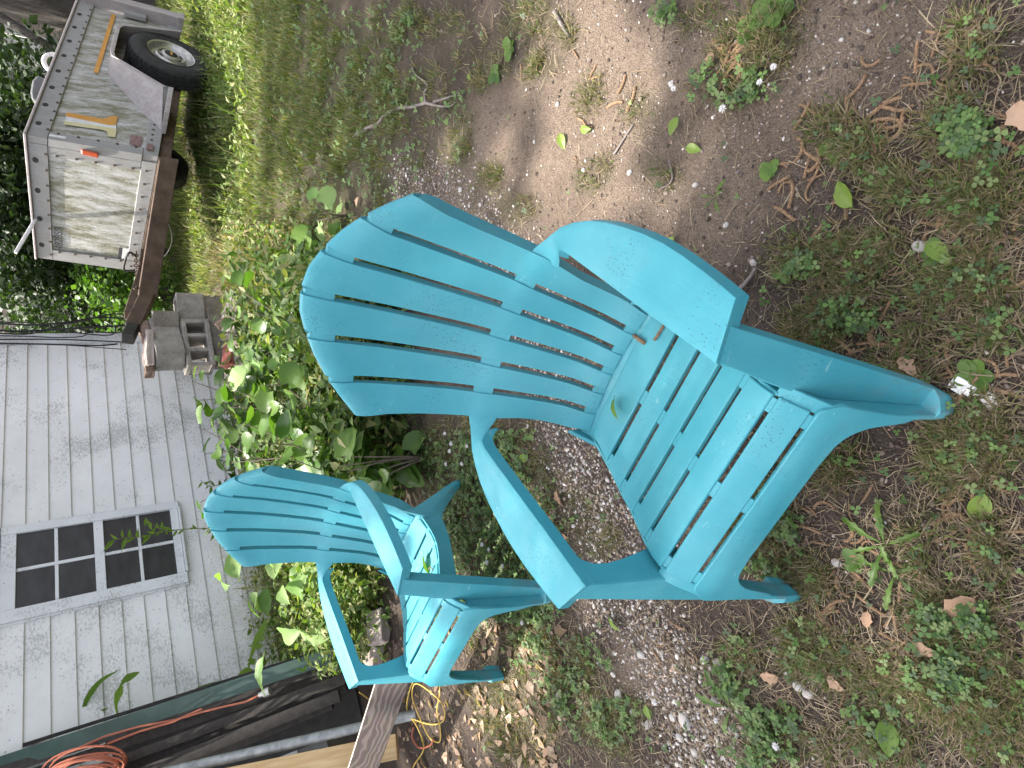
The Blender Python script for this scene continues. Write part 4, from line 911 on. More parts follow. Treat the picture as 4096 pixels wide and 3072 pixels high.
# ------------------------------------------------------------------ things leaning at the house on the left
MAT['green_metal'] = simple('green_enamel', (.018, .050, .042), (.045, .085, .072), 7, .45, .15, .002, (1, 1, .2))
MAT['dark_wood'] = simple('dark_board', (.016, .012, .010), (.05, .04, .034), 8, .75, .5, .004, (3, 3, .2))
MAT['galv'] = simple('galvanised_pipe', (.16, .17, .175), (.38, .39, .395), 22, .5, .2, .002, metal=.35)
MAT['pine'] = simple('pale_timber', (.45, .28, .12), (.62, .45, .25), 4, .8, .3, .003, (1, 14, 1))
MAT['cord'] = simple('orange_cord', (.38, .10, .055), (.48, .15, .08), 10, .55)
MAT['ycord'] = simple('yellow_cord', (.42, .28, .05), (.55, .38, .08), 10, .55)
def wood_mat():
    m, N, L, B = new_mat('weathered_plank'); v = coords(N); ds = noise_node(N, L, 2.2, 3, .5, mapping(N, L, v, (1, 2.5, 1)))
    sx_ = N.new('ShaderNodeSeparateXYZ'); L.new(v, sx_.inputs[0]); ad = N.new('ShaderNodeMath'); ad.operation = 'MULTIPLY_ADD'; L.new(ds.outputs[0], ad.inputs[0]); ad.inputs[1].default_value = .22; L.new(sx_.outputs[1], ad.inputs[2])
    mu = N.new('ShaderNodeMath'); mu.operation = 'MULTIPLY'; L.new(ad.outputs[0], mu.inputs[0]); mu.inputs[1].default_value = 250; sn = N.new('ShaderNodeMath'); sn.operation = 'SINE'; L.new(mu.outputs[0], sn.inputs[0])
    g = ramp(N, L, sn.outputs[0], [(.0, (.062, .050, .046)), (.35, (.088, .072, .067)), (1, (.115, .096, .090))]).outputs[0]
    n = noise_node(N, L, 40, 6, .7, mapping(N, L, v, (.25, 5, 5))); c = mix(N, L, .55, g, n.outputs[1], 'OVERLAY'); L.new(c, B.inputs['Base Color']); B.inputs['Roughness'].default_value = .9
    B.inputs['Specular IOR Level'].default_value = .2; bump(N, L, n.outputs[0], .5, .003, B); return m
MAT['plank'] = wood_mat()
MAT['plank_edge'] = simple('plank_edge', (.38, .30, .26), (.55, .46, .41), 20, .9, .4, .003)
AX = {}
def lean(px0, px1, d0, d1, ext=.9):
    """from the foot at picture point px0 (depth d0) through px1 (depth d1), carried on up"""
    a = Vector(at(*px0, d0)); b = Vector(at(*px1, d1)); return a, b+(b-a)*ext
def stock(name, p, q, w_, t_, mat, label, cat, group=None, hollow=False, bev=.003, side_hint=None):
    d = (q-p).normalized(); view = (Vector(CAM)-p).normalized(); sx_ = d.cross(view).normalized(); n_ = sx_.cross(d).normalized(); Ln = (q-p).length
    bm = bmesh.new(); wl_ = .004
    if hollow:
        for (x0, x1, y0, y1) in ((-w_/2, w_/2, -t_/2, -t_/2+wl_), (-w_/2, w_/2, t_/2-wl_, t_/2), (-w_/2, -w_/2+wl_, -t_/2+wl_, t_/2-wl_), (w_/2-wl_, w_/2, -t_/2+wl_, t_/2-wl_)): add_box(bm, (0, x0, y0), (Ln, x1, y1))
    else: add_box(bm, (0, -w_/2, -t_/2), (Ln, w_/2, t_/2))
    o = from_bm(name, bm, mat, None, None, bev, 2); o.matrix_world = Matrix.Translation(p) @ Matrix((d, sx_, n_)).transposed().to_4x4(); tag(o, label, cat, group); return o
gp0, gp1 = lean((1478, 2572), (300, 2960), 3.42, 3.35, .7)
stock('green_downspout', gp0, gp1, .082, .06, MAT['green_metal'], 'dark green square metal downspout leaning beside the rear chair', 'downspout', hollow=True)
gp2, gp3 = lean((1470, 2545), (300, 2915), 3.50, 3.45, .7); stock('black_strip', gp2, gp3, .02, .03, MAT['dark'], 'thin black metal strip along the back of the green downspout', 'metal strip')
brd = [((1395, 2640), (500, 2925), .05), ((1400, 2672), (700, 2905), .055), ((1395, 2705), (800, 2925), .05), ((1385, 2742), (850, 2945), .055), ((1360, 2780), (900, 2962), .06), ((1330, 2815), (900, 2995), .05)]
names_ = ['nearest the green downspout', 'second from the green downspout', 'third from the green downspout', 'fourth from the green downspout', 'second from the grey pipe', 'nearest the grey pipe']
for k, (a, b, ww) in enumerate(brd):
    p, q = lean(a, b, 3.40-.03*k+.05*(k % 2), 3.34-.03*k+.05*(k % 2), 1.2); stock('dark_board', p, q, ww, .03, MAT['dark_wood'], 'long dark brown board leaning '+names_[k], 'board', 'dark boards leaning together')
p, q = lean((1420, 2745), (650, 3040), 3.62, 3.55, 1.2); stock('back_sheet', p, q, .42, .012, MAT['dark'], 'wide black sheet leaning behind the dark boards', 'sheet')
p, q = lean((1665, 2857), (900, 3035), 3.05, 3.0, 1.0)
bm = bmesh.new(); Ln = (q-p).length; add_tube(bm, [(0, 0, 0), (0, 0, Ln)], .0245, 18); o = from_bm('steel_pipe', bm, MAT['galv'], None, 40); o.matrix_world = Matrix.Translation(p) @ (q-p).to_track_quat('Z', 'Y').to_matrix().to_4x4(); tag(o, 'grey galvanised steel pipe leaning between boards and pale timber', 'pipe')
p, q = lean((1590, 2985), (1000, 3105), 3.0, 2.95, 1.0); stock('timber', p, q, .11, .06, MAT['pine'], 'pale yellow pine timber behind the grey plank', 'timber')
# grey plank, resting at the rear chair
pA, pB = Vector(gnd(1500, 2737, .42)), Vector(gnd(1395, 3068, .42)); pC = Vector(gnd(1650, 2697, .315))
d = (pB-pA).normalized(); wv = pC-pA; wv = wv-d*wv.dot(d); n_ = d.cross(wv).normalized()
if n_.dot(Vector(CAM)-pA) < 0: n_ = -n_
Lp, Wp, Tp = 1.25, wv.length, .032; wv.normalize()
bm = bmesh.new()
add_box(bm, (0, 0, -Tp), (Lp, Wp, 0)); o = from_bm('grey_plank', bm, MAT['plank'], None, None, .0025, 2)
for v in o.data.vertices:
    if v.co.x < .3: v.co.x += -.055*(v.co.y/Wp)
o.data.materials.append(MAT['plank_edge'])
for f in o.data.polygons:
    if f.normal.y < -.9: f.material_index = 1
o.matrix_world = Matrix.Translation(pA) @ Matrix((d, wv, n_)).transposed().to_4x4(); tag(o, 'weathered grey plank with a sawn end against the rear chair', 'plank')
# orange extension cord: coil hung on the stack and a tail along the downspout
root = empty('extension_cord', at(330, 3010, 3.2)); r0 = Vector(root.location); bm = bmesh.new(); R = random.Random(5)
for k in range(11):
    cx, cy = 330+R.uniform(-25, 25), 3062+k*7+R.uniform(-6, 6); rx, ry = 165+R.uniform(-20, 15)-k*4, 60+R.uniform(-18, 18); tl = R.uniform(-.28, -.16)
    pts = []
    for t in np.linspace(0, 2*math.pi, 26):
        u, v = rx*math.cos(t), ry*math.sin(t); pts.append(Vector(at(cx+u*math.cos(tl)-v*math.sin(tl), cy+u*math.sin(tl)+v*math.cos(tl), 3.16-.012*k+.02*math.sin(t)))-r0)
    add_tube(bm, pts, .0052, 6, False)
from_bm('coil', bm, MAT['cord'], root, 60)['kind'] = 'stuff'
bm = bmesh.new(); add_tube(bm, [Vector(at(x, y, dd))-r0 for x, y, dd in ((300, 2998, 3.16), (420, 2945, 3.2), (560, 2905, 3.25), (700, 2880, 3.25), (800, 2850, 3.27), (900, 2825, 3.27), (980, 2808, 3.28), (1038, 2780, 3.28))], .0052, 6); add_tube(bm, [Vector(at(x, y, dd))-r0 for x, y, dd in ((430, 2975, 3.17), (560, 2925, 3.22), (690, 2888, 3.24), (800, 2838, 3.25), (808, 2836, 3.25))], .0052, 6)
from_bm('tail', bm, MAT['cord'], root, 60)['kind'] = 'stuff'
bm = bmesh.new(); add_tube(bm, [Vector(at(x, y, 3.27))-r0 for x, y in ((1036, 2781), (1052, 2775), (1053, 2774), (1068, 2768), (1080, 2763))], [.012, .013, .020, .022, .02], 12); from_bm('socket', bm, MAT['chrome'], root, 40)
tag(root, 'coiled orange extension cord hanging on the green downspout', 'extension cord')
def loop_cord(name, pts, r, mat, label, cat, group=None, n=8):
    P = [Vector(G3(x, y, h)) for x, y, h in pts]; c0 = P[0].copy(); bm = bmesh.new(); add_tube(bm, [p-c0 for p in smooth_curve(P, n)], r, 6); tag(from_bm(name, bm, mat, None, 60, loc=c0), label, cat, group)
loop_cord('yellow_cord', [(1620, 2700, .25), (1615, 2800, .12), (1660, 2870, .02), (1740, 2890, .02), (1800, 2870, .03), (1812, 2800, .05), (1760, 2740, .06), (1700, 2720, .05), (1670, 2780, .03), (1690, 2860, .02), (1730, 2940, .02), (1775, 2960, .02), (1790, 2900, .03), (1780, 2830, .04), (1800, 2760, .05), (1790, 2710, .04)], .0030, MAT['ycord'], 'tangled yellow cord looping over the weeds by the rear chair', 'cord')
loop_cord('yellow_cord', [(1690, 2690, .03), (1650, 2760, .02), (1640, 2840, .02), (1680, 2900, .02), (1700, 2990, .01), (1660, 3060, .01), (1650, 3110, .01)], .0038, MAT['ycord'], 'loose yellow cord end running towards the left edge', 'cord')
loop_cord('orange_ring', [(1665, 2905, .02), (1660, 2945, .02), (1690, 2985, .02), (1735, 2975, .02), (1750, 2950, .02)], .0045, MAT['cord'], 'orange hose piece curled on the brown leaves', 'hose')
# broken bricks under the rear chair's arm
for k, (x, y, yaw, tl) in enumerate(((1590, 2530, .4, .5), (1545, 2560, 1.2, .3), (1570, 2620, -.3, .2))):
    p = G3(x, y, .0); brick(p.x, p.y+.15, p.z+.01, yaw, MAT['slab'], ['pale broken brick seen under the rear chair arm', 'broken brick piece next to the hollow downspout end', 'low brick fragment beneath the rear chair arm'][k], tl, 20+k, (.17, .10, .07), 'broken_brick', 'broken bricks by the rear chair')

# ------------------------------------------------------------------ plants by the house
HEART = [leaf_mesh('heart_leaf', 'heart', 1, .98, .16, .22, MAT['leaf'], k, .5) for k in range(4)]
HEARTP = [leaf_mesh('heart_leaf', 'heart', 1, .98, .12, .2, MAT['leaf_pale'], 10+k, .5) for k in range(2)]
LANCE = [leaf_mesh('lance_leaf', 'lance', 1, .30, .25, .35, MAT['leaf_lit'], 20+k) for k in range(3)]
OVATE = [leaf_mesh('ovate_leaf', 'ovate', 1, .48, .2, .3, MAT['leaf_pale'], 30+k, .15) for k in range(3)]
def sapling(px0, h, nst, nleaf, size, label, seed, meshes=HEART, spread=.5, group='broad leaved saplings beside the house', name='sapling', stem='woody', pale=.10):
    R = random.Random(seed); b = G3(*px0); root = empty(name, b); slots = []
    for k in range(nst):
        az = R.uniform(0, 6.28); sp_ = spread*R.uniform(.3, 1); hh = h*R.uniform(.65, 1.1)
        e = Vector((math.cos(az)*sp_*h, math.sin(az)*sp_*h, hh)); m = Vector((e.x*.3+R.uniform(-.03, .03), e.y*.3+R.uniform(-.03, .03), hh*.55))
        P = smooth_curve([(0, 0, -.02), m, e], 6); bm = bmesh.new(); add_tube(bm, P, list(np.linspace(.006, .002, len(P))), 5); from_bm('stem', bm, MAT[stem], root, 60)
        slots += [(P[int(len(P)*t) if t < 1 else -1], az) for t in np.linspace(.3, .999, max(2, nleaf//nst))]
    for p, az in slots:
        me = R.choice(HEARTP if R.random() < pale and meshes is HEART else meshes); o = link('leaf', me, None, root); s = size*R.uniform(.65, 1.2)
        a = az+R.uniform(-1.6, 1.6); d = Vector((math.cos(a), math.sin(a), R.uniform(-.65, .15)))
        orient(o, (0, 0, 0), d, (R.uniform(-.3, .3), R.uniform(-.6, .1), 1), R.uniform(-.5, .5)); ml = o.matrix_world.copy(); o.matrix_local = Matrix.Translation(p+d.normalized()*s*.35) @ ml @ Matrix.Scale(s, 4)
    tag(root, label, 'sapling', group); return root
SAP = [((1330, 1300), .42, 3, 14, .10, 'heart leaved sapling behind the top of the nearest chair'), ((1250, 1450), .45, 3, 14, .10, 'heart leaved sapling below the stone slabs'), ((1420, 1530), .42, 3, 14, .105, 'heart leaved sapling midway between the two chair backs'),
       ((1290, 1640), .48, 3, 15, .11, 'heart leaved sapling in the middle of the thicket'), ((1500, 1690), .40, 3, 14, .11, 'low heart leaved sapling right behind the nearest chair arm'), ((1460, 1800), .50, 4, 18, .115, 'bushy heart leaved sapling between the chair backs'),
       ((1580, 1880), .42, 4, 16, .11, 'heart leaved sapling over the rear chair side'), ((1700, 1830), .28, 3, 10, .11, 'short large leaved sapling next to the rear chair leg'), ((1180, 1600), .5, 3, 14, .10, 'heart leaved sapling against the house foundation'),
       ((1180, 1760), .55, 4, 16, .105, 'tall heart leaved sapling left of the thicket by the siding'), ((1330, 1850), .58, 4, 18, .115, 'tallest heart leaved sapling touching the rear chair top'), ((1130, 1350), .35, 3, 12, .09, 'small heart leaved sapling just under the block pile'),
       ((1430, 1190), .32, 3, 10, .09, 'small sapling behind the nearest chair rim'), ((1350, 1060), .24, 2, 8, .085, 'lone small sapling in the lawn behind the nearest chair')]
for k, a in enumerate(SAP): sapling(a[0], a[1]*1.12, a[2]+2, a[3]+16, a[4]*1.0, a[5], 100+k)
# pale leaved shoots at the top of the nearest chair
sapling((1380, 860), .20, 2, 8, .085, 'pale large leaved shoot beside the top of the nearest chair', 131, HEARTP+HEART[:1], .45)
for k, (px0, h, nl, sz_, lb) in enumerate((((1370, 2290), .62, 12, .24, 'tall pokeweed with large pale leaves behind the rear chair arm'), ((1400, 2400), .5, 10, .26, 'broad leaved pokeweed under the rear chair arm'), ((1280, 2200), .55, 10, .2, 'pokeweed growing close to the rear chair back'), ((1330, 2480), .4, 8, .2, 'low pokeweed beside the green downspout'))):
    sapling(px0, h, 2, nl, sz_, lb, 150+k, OVATE, .35, 'pokeweed plants by the house', 'pokeweed', 'stem')
def ribbon(bm, P, W, up):
    P = smooth_curve(P, 6); n = len(P); L_v, R_v, M_v = [], [], []
    for i, p in enumerate(P):
        t = (P[min(i+1, n-1)]-P[max(i-1, 0)]).normalized(); s_ = t.cross(Vector(up)).normalized(); f = i/(n-1); w_ = interp(f, W)
        L_v.append(bm.verts.new(p-s_*w_)); M_v.append(bm.verts.new(p-s_.cross(t)*w_*.25)); R_v.append(bm.verts.new(p+s_*w_))
    for i in range(n-1):
        bm.faces.new((L_v[i], M_v[i], M_v[i+1], L_v[i+1])); bm.faces.new((M_v[i], R_v[i], R_v[i+1], M_v[i+1]))
z3 = lambda x, y: (x*.497, 2450+y*.497)
WEED = [([[(250, 1110), (160, 1010), (140, 930), (175, 850), (250, 770)]], .012, 'curled yellow green weed leaf at the far left of the downspout'),
        ([[(255, 1100), (370, 980), (400, 880), (480, 780), (650, 660)], [(380, 1040), (370, 930)]], .012, 'thin arching weed rising over the downspout near the cord coil'),
        ([[(470, 1010), (470, 920), (540, 790), (710, 680)], [(480, 1010), (460, 960), (470, 900)]], .016, 'weed with a broad torn leaf behind the downspout'),
        ([[(560, 1000), (650, 860), (740, 830), (870, 765)], [(690, 950), (670, 850), (690, 720), (800, 560), (955, 463)], [(600, 960), (640, 880), (690, 800)]], .022, 'forked bright green weed standing over the downspout'),
        ([[(955, 860), (935, 740), (960, 640), (990, 590)], [(950, 625), (1010, 540), (1125, 478)]], .030, 'single weed with one bright pointed leaf against the siding'),
        ([[(1430, 705), (1510, 665), (1630, 610), (1775, 550)]], .024, 'dark long leaf lying along the downspout'),
        ([[(1990, 510), (2015, 380), (2060, 240), (2110, 140), (2150, 40)], [(1990, 420), (2060, 380)], [(2000, 270), (2120, 270)], [(1890, 540), (1960, 480), (2050, 470)]], .030, 'tall spear leaved weed at the middle of the downspout')]
for k, (rib, w_, lb) in enumerate(WEED):
    base = Vector(at(*z3(*rib[0][0]), 3.62)); root = empty('weed', base)
    for r in rib:
        P = [Vector(at(*z3(x, y), 3.62+.02*i))-base for i, (x, y) in enumerate(r)]; bm = bmesh.new(); ribbon(bm, P, [(0, .15*w_), (.35, .45*w_), (.65, w_), (.85, .7*w_), (1, .02)] if False else [(0, .1*w_), (.3, .25*w_), (.62, .75*w_), (.85, .45*w_), (1, .001)], Vector(CAM)-base)
        from_bm('leaf', bm, MAT['leaf_lit'] if k != 5 else MAT['leaf'], root, 60)
    tag(root, lb, 'weed', 'weeds behind the downspout')
# vine before the window
def vine(pts, label, D, seed, leaves=16, size=.06):
    R = random.Random(seed); P = [Vector(onwall(x, y, D)) for x, y in pts]; base = P[0].copy(); root = empty('vine', base); C_ = smooth_curve([p-base for p in P], 8); bm = bmesh.new()
    add_tube(bm, C_, list(np.linspace(.004, .0018, len(C_))), 5); from_bm('stem', bm, MAT['stem'], root, 60)
    for k in range(leaves):
        p = C_[int(len(C_)*(.15+.84*k/leaves))]; o = link('leaf', R.choice(LANCE), None, root); s = size*R.uniform(.6, 1.3); d = Vector((R.uniform(-1, 1), R.uniform(-.8, .2), R.uniform(-.3, .9)))
        orient(o, (0, 0, 0), d, (0, -1, .4)); ml = o.matrix_world.copy(); o.matrix_local = Matrix.Translation(p) @ ml @ Matrix.Scale(s, 4)
    tag(root, label, 'vine', 'vines climbing by the window')
vine([(1050, 2130), (900, 2120), (800, 2115), (700, 2120), (640, 2127), (560, 2148), (500, 2150), (440, 2165)], 'light green vine climbing up across the lower window panes', 4.45, 5, 22, .075)
vine([(690, 2122), (640, 2115), (600, 2090), (580, 2065)], 'side shoot of the vine at the lower right pane', 4.44, 6, 8, .06)
vine([(1060, 1640), (950, 1640), (880, 1645), (800, 1640)], 'thin pale vine shoot standing alone before the siding', 4.4, 7, 10, .06)
vine([(1010, 1930), (900, 1935), (840, 1945), (800, 1920)], 'small dark vine shoot above the rear chair', 4.35, 8, 9, .06)
# undergrowth: leaf and stalk mass
def leafmass(name, pts, size, cols, mat, label, cat, aspect=.5, flat=.5):
    n = len(pts); a = nr.uniform(0, 6.28, n); el = nr.normal(0, flat, n); s = size*nr.uniform(.5, 1.4, n)
    d = np.stack([np.cos(a)*np.cos(el), np.sin(a)*np.cos(el), np.sin(el)], 1); r = nr.normal(0, 1, (n, 3)); sd = np.cross(d, r*.5+np.array([0, 0, 1.2])); sd /= np.linalg.norm(sd, axis=1)[:, None]; nrm = np.cross(sd, d)
    p = np.asarray(pts); q = lambda u, v, w_: p+d*(s*u)[:, None]+sd*(s*v*aspect)[:, None]+nrm*(s*w_)[:, None]
    V = np.stack([q(0, 0, 0), q(.4, -.5, .06), q(.4, .5, .06), q(.55, 0, -.05), q(1, 0, -.12)], 1).reshape(-1, 3); k = np.arange(n)[:, None]*5
    F = np.concatenate([k+np.array([f]) for f in ((0, 3, 1), (0, 2, 3), (1, 3, 4), (3, 2, 4))], 0); me = fast_mesh(name, V, F); vcol(me, np.repeat(mixcol(n, cols), 5, 0)); me.shade_smooth()
    o = link(name, me, mat); tag(o, label, cat, kind='stuff'); return o
def zone(n, x0, x1, y0, y1, hmax, fn=None, power=1.4):
    P = pick(n, x0, x1, y0, y1, fn or (lambda x, y: np.ones_like(x)), 2); inside = (P[:, 0]*WN[0]+P[:, 1]*WN[1]) < WDIST-.05; P = P[inside]
    return np.stack([P[:, 0], P[:, 1], gh(P[:, 0], P[:, 1])+hmax*nr.uniform(0, 1, len(P))**power], 1)
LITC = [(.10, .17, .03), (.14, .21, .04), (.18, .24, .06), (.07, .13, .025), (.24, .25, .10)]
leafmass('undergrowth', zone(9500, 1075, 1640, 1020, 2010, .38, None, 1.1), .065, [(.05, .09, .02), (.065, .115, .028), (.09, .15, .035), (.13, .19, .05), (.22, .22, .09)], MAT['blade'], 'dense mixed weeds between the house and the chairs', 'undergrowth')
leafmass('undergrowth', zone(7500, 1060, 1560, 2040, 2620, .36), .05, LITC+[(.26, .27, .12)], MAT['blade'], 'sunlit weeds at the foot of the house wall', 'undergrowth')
leafmass('undergrowth', zone(2600, 960, 1280, 900, 1240, .22), .045, LITC+[(.28, .24, .12), (.26, .2, .1)], MAT['blade'], 'yellowing weeds around the foot of the block pile', 'undergrowth')
def stalks(name, n, box, h0, h1, cols, label, w_=.0013, fn=None, leanr=(.1, .6)):
    P = zone(n, *box, 0.0, fn); n = len(P); me = blades(name, P, nr.uniform(h0, h1, n), w_*nr.uniform(.7, 1.4, n), nr.uniform(0, 6.28, n), nr.uniform(*leanr, n), mixcol(n, cols)); tag(link(name, me, MAT['blade']), label, 'grass', kind='stuff')
stalks('seed_grass', 900, (1085, 1260, 2030, 2620), .3, .62, [(.42, .36, .22), (.5, .44, .3), (.34, .32, .15)], 'pale dry seed grass standing along the house wall', .0012)
sd_ = zone(260, 1085, 1260, 2030, 2620, 0.0); sp2 = np.repeat(sd_, 14, 0); sp2 = sp2+np.stack([nr.normal(0, .03, len(sp2)), nr.normal(0, .03, len(sp2)), nr.uniform(.3, .58, len(sp2))], 1)
leafmass('seed_heads', sp2, .012, [(.55, .48, .34), (.62, .56, .42), (.42, .34, .24)], MAT['blade'], 'tiny pale seed heads of the dry grass by the wall', 'grass', .35, .8)
stalks('weed_stalks', 1500, (1100, 1600, 1020, 2000), .15, .5, LITC+[(.36, .3, .17)], 'thin stalks and grass growing through the thicket', .0016)
stalks('dry_stalks', 700, (960, 1150, 1000, 1290), .25, .5, [(.36, .27, .15), (.3, .2, .11), (.42, .34, .2)], 'dry brown stalks in front of the block pile', .0013, None, (.2, .9))
stalks('wall_grass', 1300, (1050, 1500, 2050, 2600), .12, .4, LITC, 'green grass blades between the rear chair and the wall', .0018)
leafmass('trailer_weed_leaves', zone(3200, 770, 1010, -80, 1000, .11), .05, [(.10, .16, .035), (.14, .20, .05), (.18, .24, .07), (.26, .27, .12)], MAT['blade'], 'fresh green leafy weeds in front of the trailer', 'weeds')
stalks('trailer_weeds', 700, (750, 980, -80, 900), .10, .32, LITC+[(.3, .3, .13)], 'tall weeds standing in front of the trailer', .0024)

# ------------------------------------------------------------------ trees and background
def crown_mesh(name, blobs, n, size, seed):
    R = np.random.RandomState(seed); tot = sum(b[3]**2 for b in blobs); P = []
    for (x, y, z, r) in blobs:
        k = int(n*r*r/tot); v = R.normal(0, 1, (k, 3)); v /= np.linalg.norm(v, axis=1)[:, None]; rad = r*R.uniform(.35, 1.0, k)**.6*(.72+.5*fbm(v[:, 0]*2+x, v[:, 1]*2+v[:, 2]*2+z, seed))
        P.append(np.array([x, y, z])+v*rad[:, None]*np.array([1, 1, .85]))
    p = np.concatenate(P); n = len(p); a = R.uniform(0, 6.28, n); el = R.normal(-.2, .5, n); s = size*R.uniform(.6, 1.4, n)
    d = np.stack([np.cos(a)*np.cos(el), np.sin(a)*np.cos(el), np.sin(el)], 1); sd = np.cross(d, R.normal(0, .5, (n, 3))+np.array([0, 0, 1.])); sd /= np.linalg.norm(sd, axis=1)[:, None]
    V = np.stack([p, p+d*(s*.45)[:, None]-sd*(s*.33)[:, None], p+d*s[:, None], p+d*(s*.45)[:, None]+sd*(s*.33)[:, None]], 1).reshape(-1, 3); F = np.arange(n*4).reshape(-1, 4)
    return fast_mesh(name, V, F)
def tree(name, base, blobs, n, size, mat, label, seed, trunk_r=.15, cat='tree', group='trees behind the trailer', limbs=5):
    b = Vector(base); root = empty(name, b); R = random.Random(seed)
    me = crown_mesh('crown', [(x-b.x, y-b.y, z-b.z, r) for x, y, z, r in blobs], n, size, seed); link('crown', me, MAT[mat], root)
    top = max(bb[2]-b.z for bb in blobs); c0 = Vector(np.mean([bb[:3] for bb in blobs], 0))-b; bm = bmesh.new()
    add_tube(bm, smooth_curve([(0, 0, -.2), (R.uniform(-.1, .1), R.uniform(-.1, .1), top*.35), (c0.x*.6, c0.y*.6, top*.7)], 5), list(np.linspace(trunk_r*1.2, trunk_r*.5, 11)), 10); from_bm('trunk', bm, MAT['bark'], root, 60)
    for k in range(min(limbs, len(blobs))):
        t = Vector(blobs[k][:3])-b; bm = bmesh.new(); add_tube(bm, smooth_curve([(c0.x*.2, c0.y*.2, top*.28), (t.x*.5+c0.x*.1, t.y*.5, t.z*.75), t], 5), list(np.linspace(trunk_r*.55, trunk_r*.12, 11)), 7); from_bm('limb', bm, MAT['bark'], root, 60)
    tag(root, label, cat, group); return root
def A(x, y, Y): return aty(x, y, Y)
def shrub(px0, Y, r, n, size, mat, label, seed, squash=1.0):
    p = A(*px0, Y); R = random.Random(seed); bl = [(p[0]+R.uniform(-.6, .6)*r, p[1]+R.uniform(-.5, .5)*r, max(.4*r, p[2]+R.uniform(-.7, .35)*r), r*R.uniform(.5, .85)) for _ in range(7)]
    tree('shrub', (p[0], p[1], 0), bl, n, size, mat, label, seed, .05, 'shrub', 'shrubs behind the trailer')
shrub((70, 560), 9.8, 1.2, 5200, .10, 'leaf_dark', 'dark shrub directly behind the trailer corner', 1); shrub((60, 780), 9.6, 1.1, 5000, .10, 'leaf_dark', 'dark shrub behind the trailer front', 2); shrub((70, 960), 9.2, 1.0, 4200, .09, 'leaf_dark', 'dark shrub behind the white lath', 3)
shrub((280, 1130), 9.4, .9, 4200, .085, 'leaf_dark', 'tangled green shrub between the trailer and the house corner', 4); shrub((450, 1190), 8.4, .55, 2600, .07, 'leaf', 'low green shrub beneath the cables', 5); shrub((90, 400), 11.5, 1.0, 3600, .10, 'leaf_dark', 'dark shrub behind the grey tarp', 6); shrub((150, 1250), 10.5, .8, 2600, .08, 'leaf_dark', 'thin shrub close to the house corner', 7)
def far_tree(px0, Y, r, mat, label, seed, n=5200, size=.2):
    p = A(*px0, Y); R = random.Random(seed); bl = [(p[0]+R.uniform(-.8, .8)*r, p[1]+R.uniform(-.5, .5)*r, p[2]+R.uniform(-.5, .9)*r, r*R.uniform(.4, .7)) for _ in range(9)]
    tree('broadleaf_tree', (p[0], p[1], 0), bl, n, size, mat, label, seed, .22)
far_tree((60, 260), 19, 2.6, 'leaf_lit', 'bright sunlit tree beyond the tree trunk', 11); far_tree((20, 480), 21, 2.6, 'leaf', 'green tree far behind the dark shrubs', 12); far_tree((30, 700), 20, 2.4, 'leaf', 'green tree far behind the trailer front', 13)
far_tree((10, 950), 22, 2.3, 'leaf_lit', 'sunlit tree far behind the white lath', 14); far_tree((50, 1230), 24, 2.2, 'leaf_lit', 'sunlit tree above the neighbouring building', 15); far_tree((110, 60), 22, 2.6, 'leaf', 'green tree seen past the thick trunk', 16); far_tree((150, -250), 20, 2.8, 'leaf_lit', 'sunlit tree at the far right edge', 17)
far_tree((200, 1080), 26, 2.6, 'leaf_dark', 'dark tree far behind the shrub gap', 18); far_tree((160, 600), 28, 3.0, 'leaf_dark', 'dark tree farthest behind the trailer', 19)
# thick trunk
tb = A(250, -30, 9.4); root = empty('oak_trunk', (tb[0], tb[1], -.1)); bm = bmesh.new()
rs, zs_ = [.78, .66, .58, .55, .53, .52, .50], [0, .25, .6, 1.2, 2.2, 3.5, 5.5]; rings = []
for r, z in zip(rs, zs_):
    rings.append([bm.verts.new(((r*(1+.10*math.sin(5*t+z)+.05*math.sin(11*t-2*z)))*math.cos(t)+.05*z, (r*(1+.10*math.sin(5*t+z)+.05*math.sin(11*t-2*z)))*math.sin(t), z)) for t in np.linspace(0, 2*math.pi, 41)[:-1]])
for i in range(len(rings)-1):
    for k in range(40): bm.faces.new((rings[i][k], rings[i][(k+1) % 40], rings[i+1][(k+1) % 40], rings[i+1][k]))
from_bm('trunk', bm, MAT['bark'], root, 60)
link('crown', crown_mesh('crown', [(0, 0, 6.5, 2.2), (1.5, 1, 7, 2.0), (-1.2, 1.5, 7.2, 1.8), (.6, -1.2, 7.6, 1.7)], 4200, .2, 77), MAT['leaf'], root); tag(root, 'thick grey tree trunk right behind the trailer tail', 'tree')
bm = bmesh.new(); p, q = Vector(A(-40, 40, 9.0)), Vector(A(300, 245, 8.6)); add_tube(bm, [Vector((0, 0, 0)), (q-p)*.5+Vector((0, 0, .02)), q-p], [.05, .045, .04], 8); tag(from_bm('dead_limb', bm, MAT['bark'], None, 60, loc=p), 'dark bare limb slanting down beside the thick trunk', 'branch')
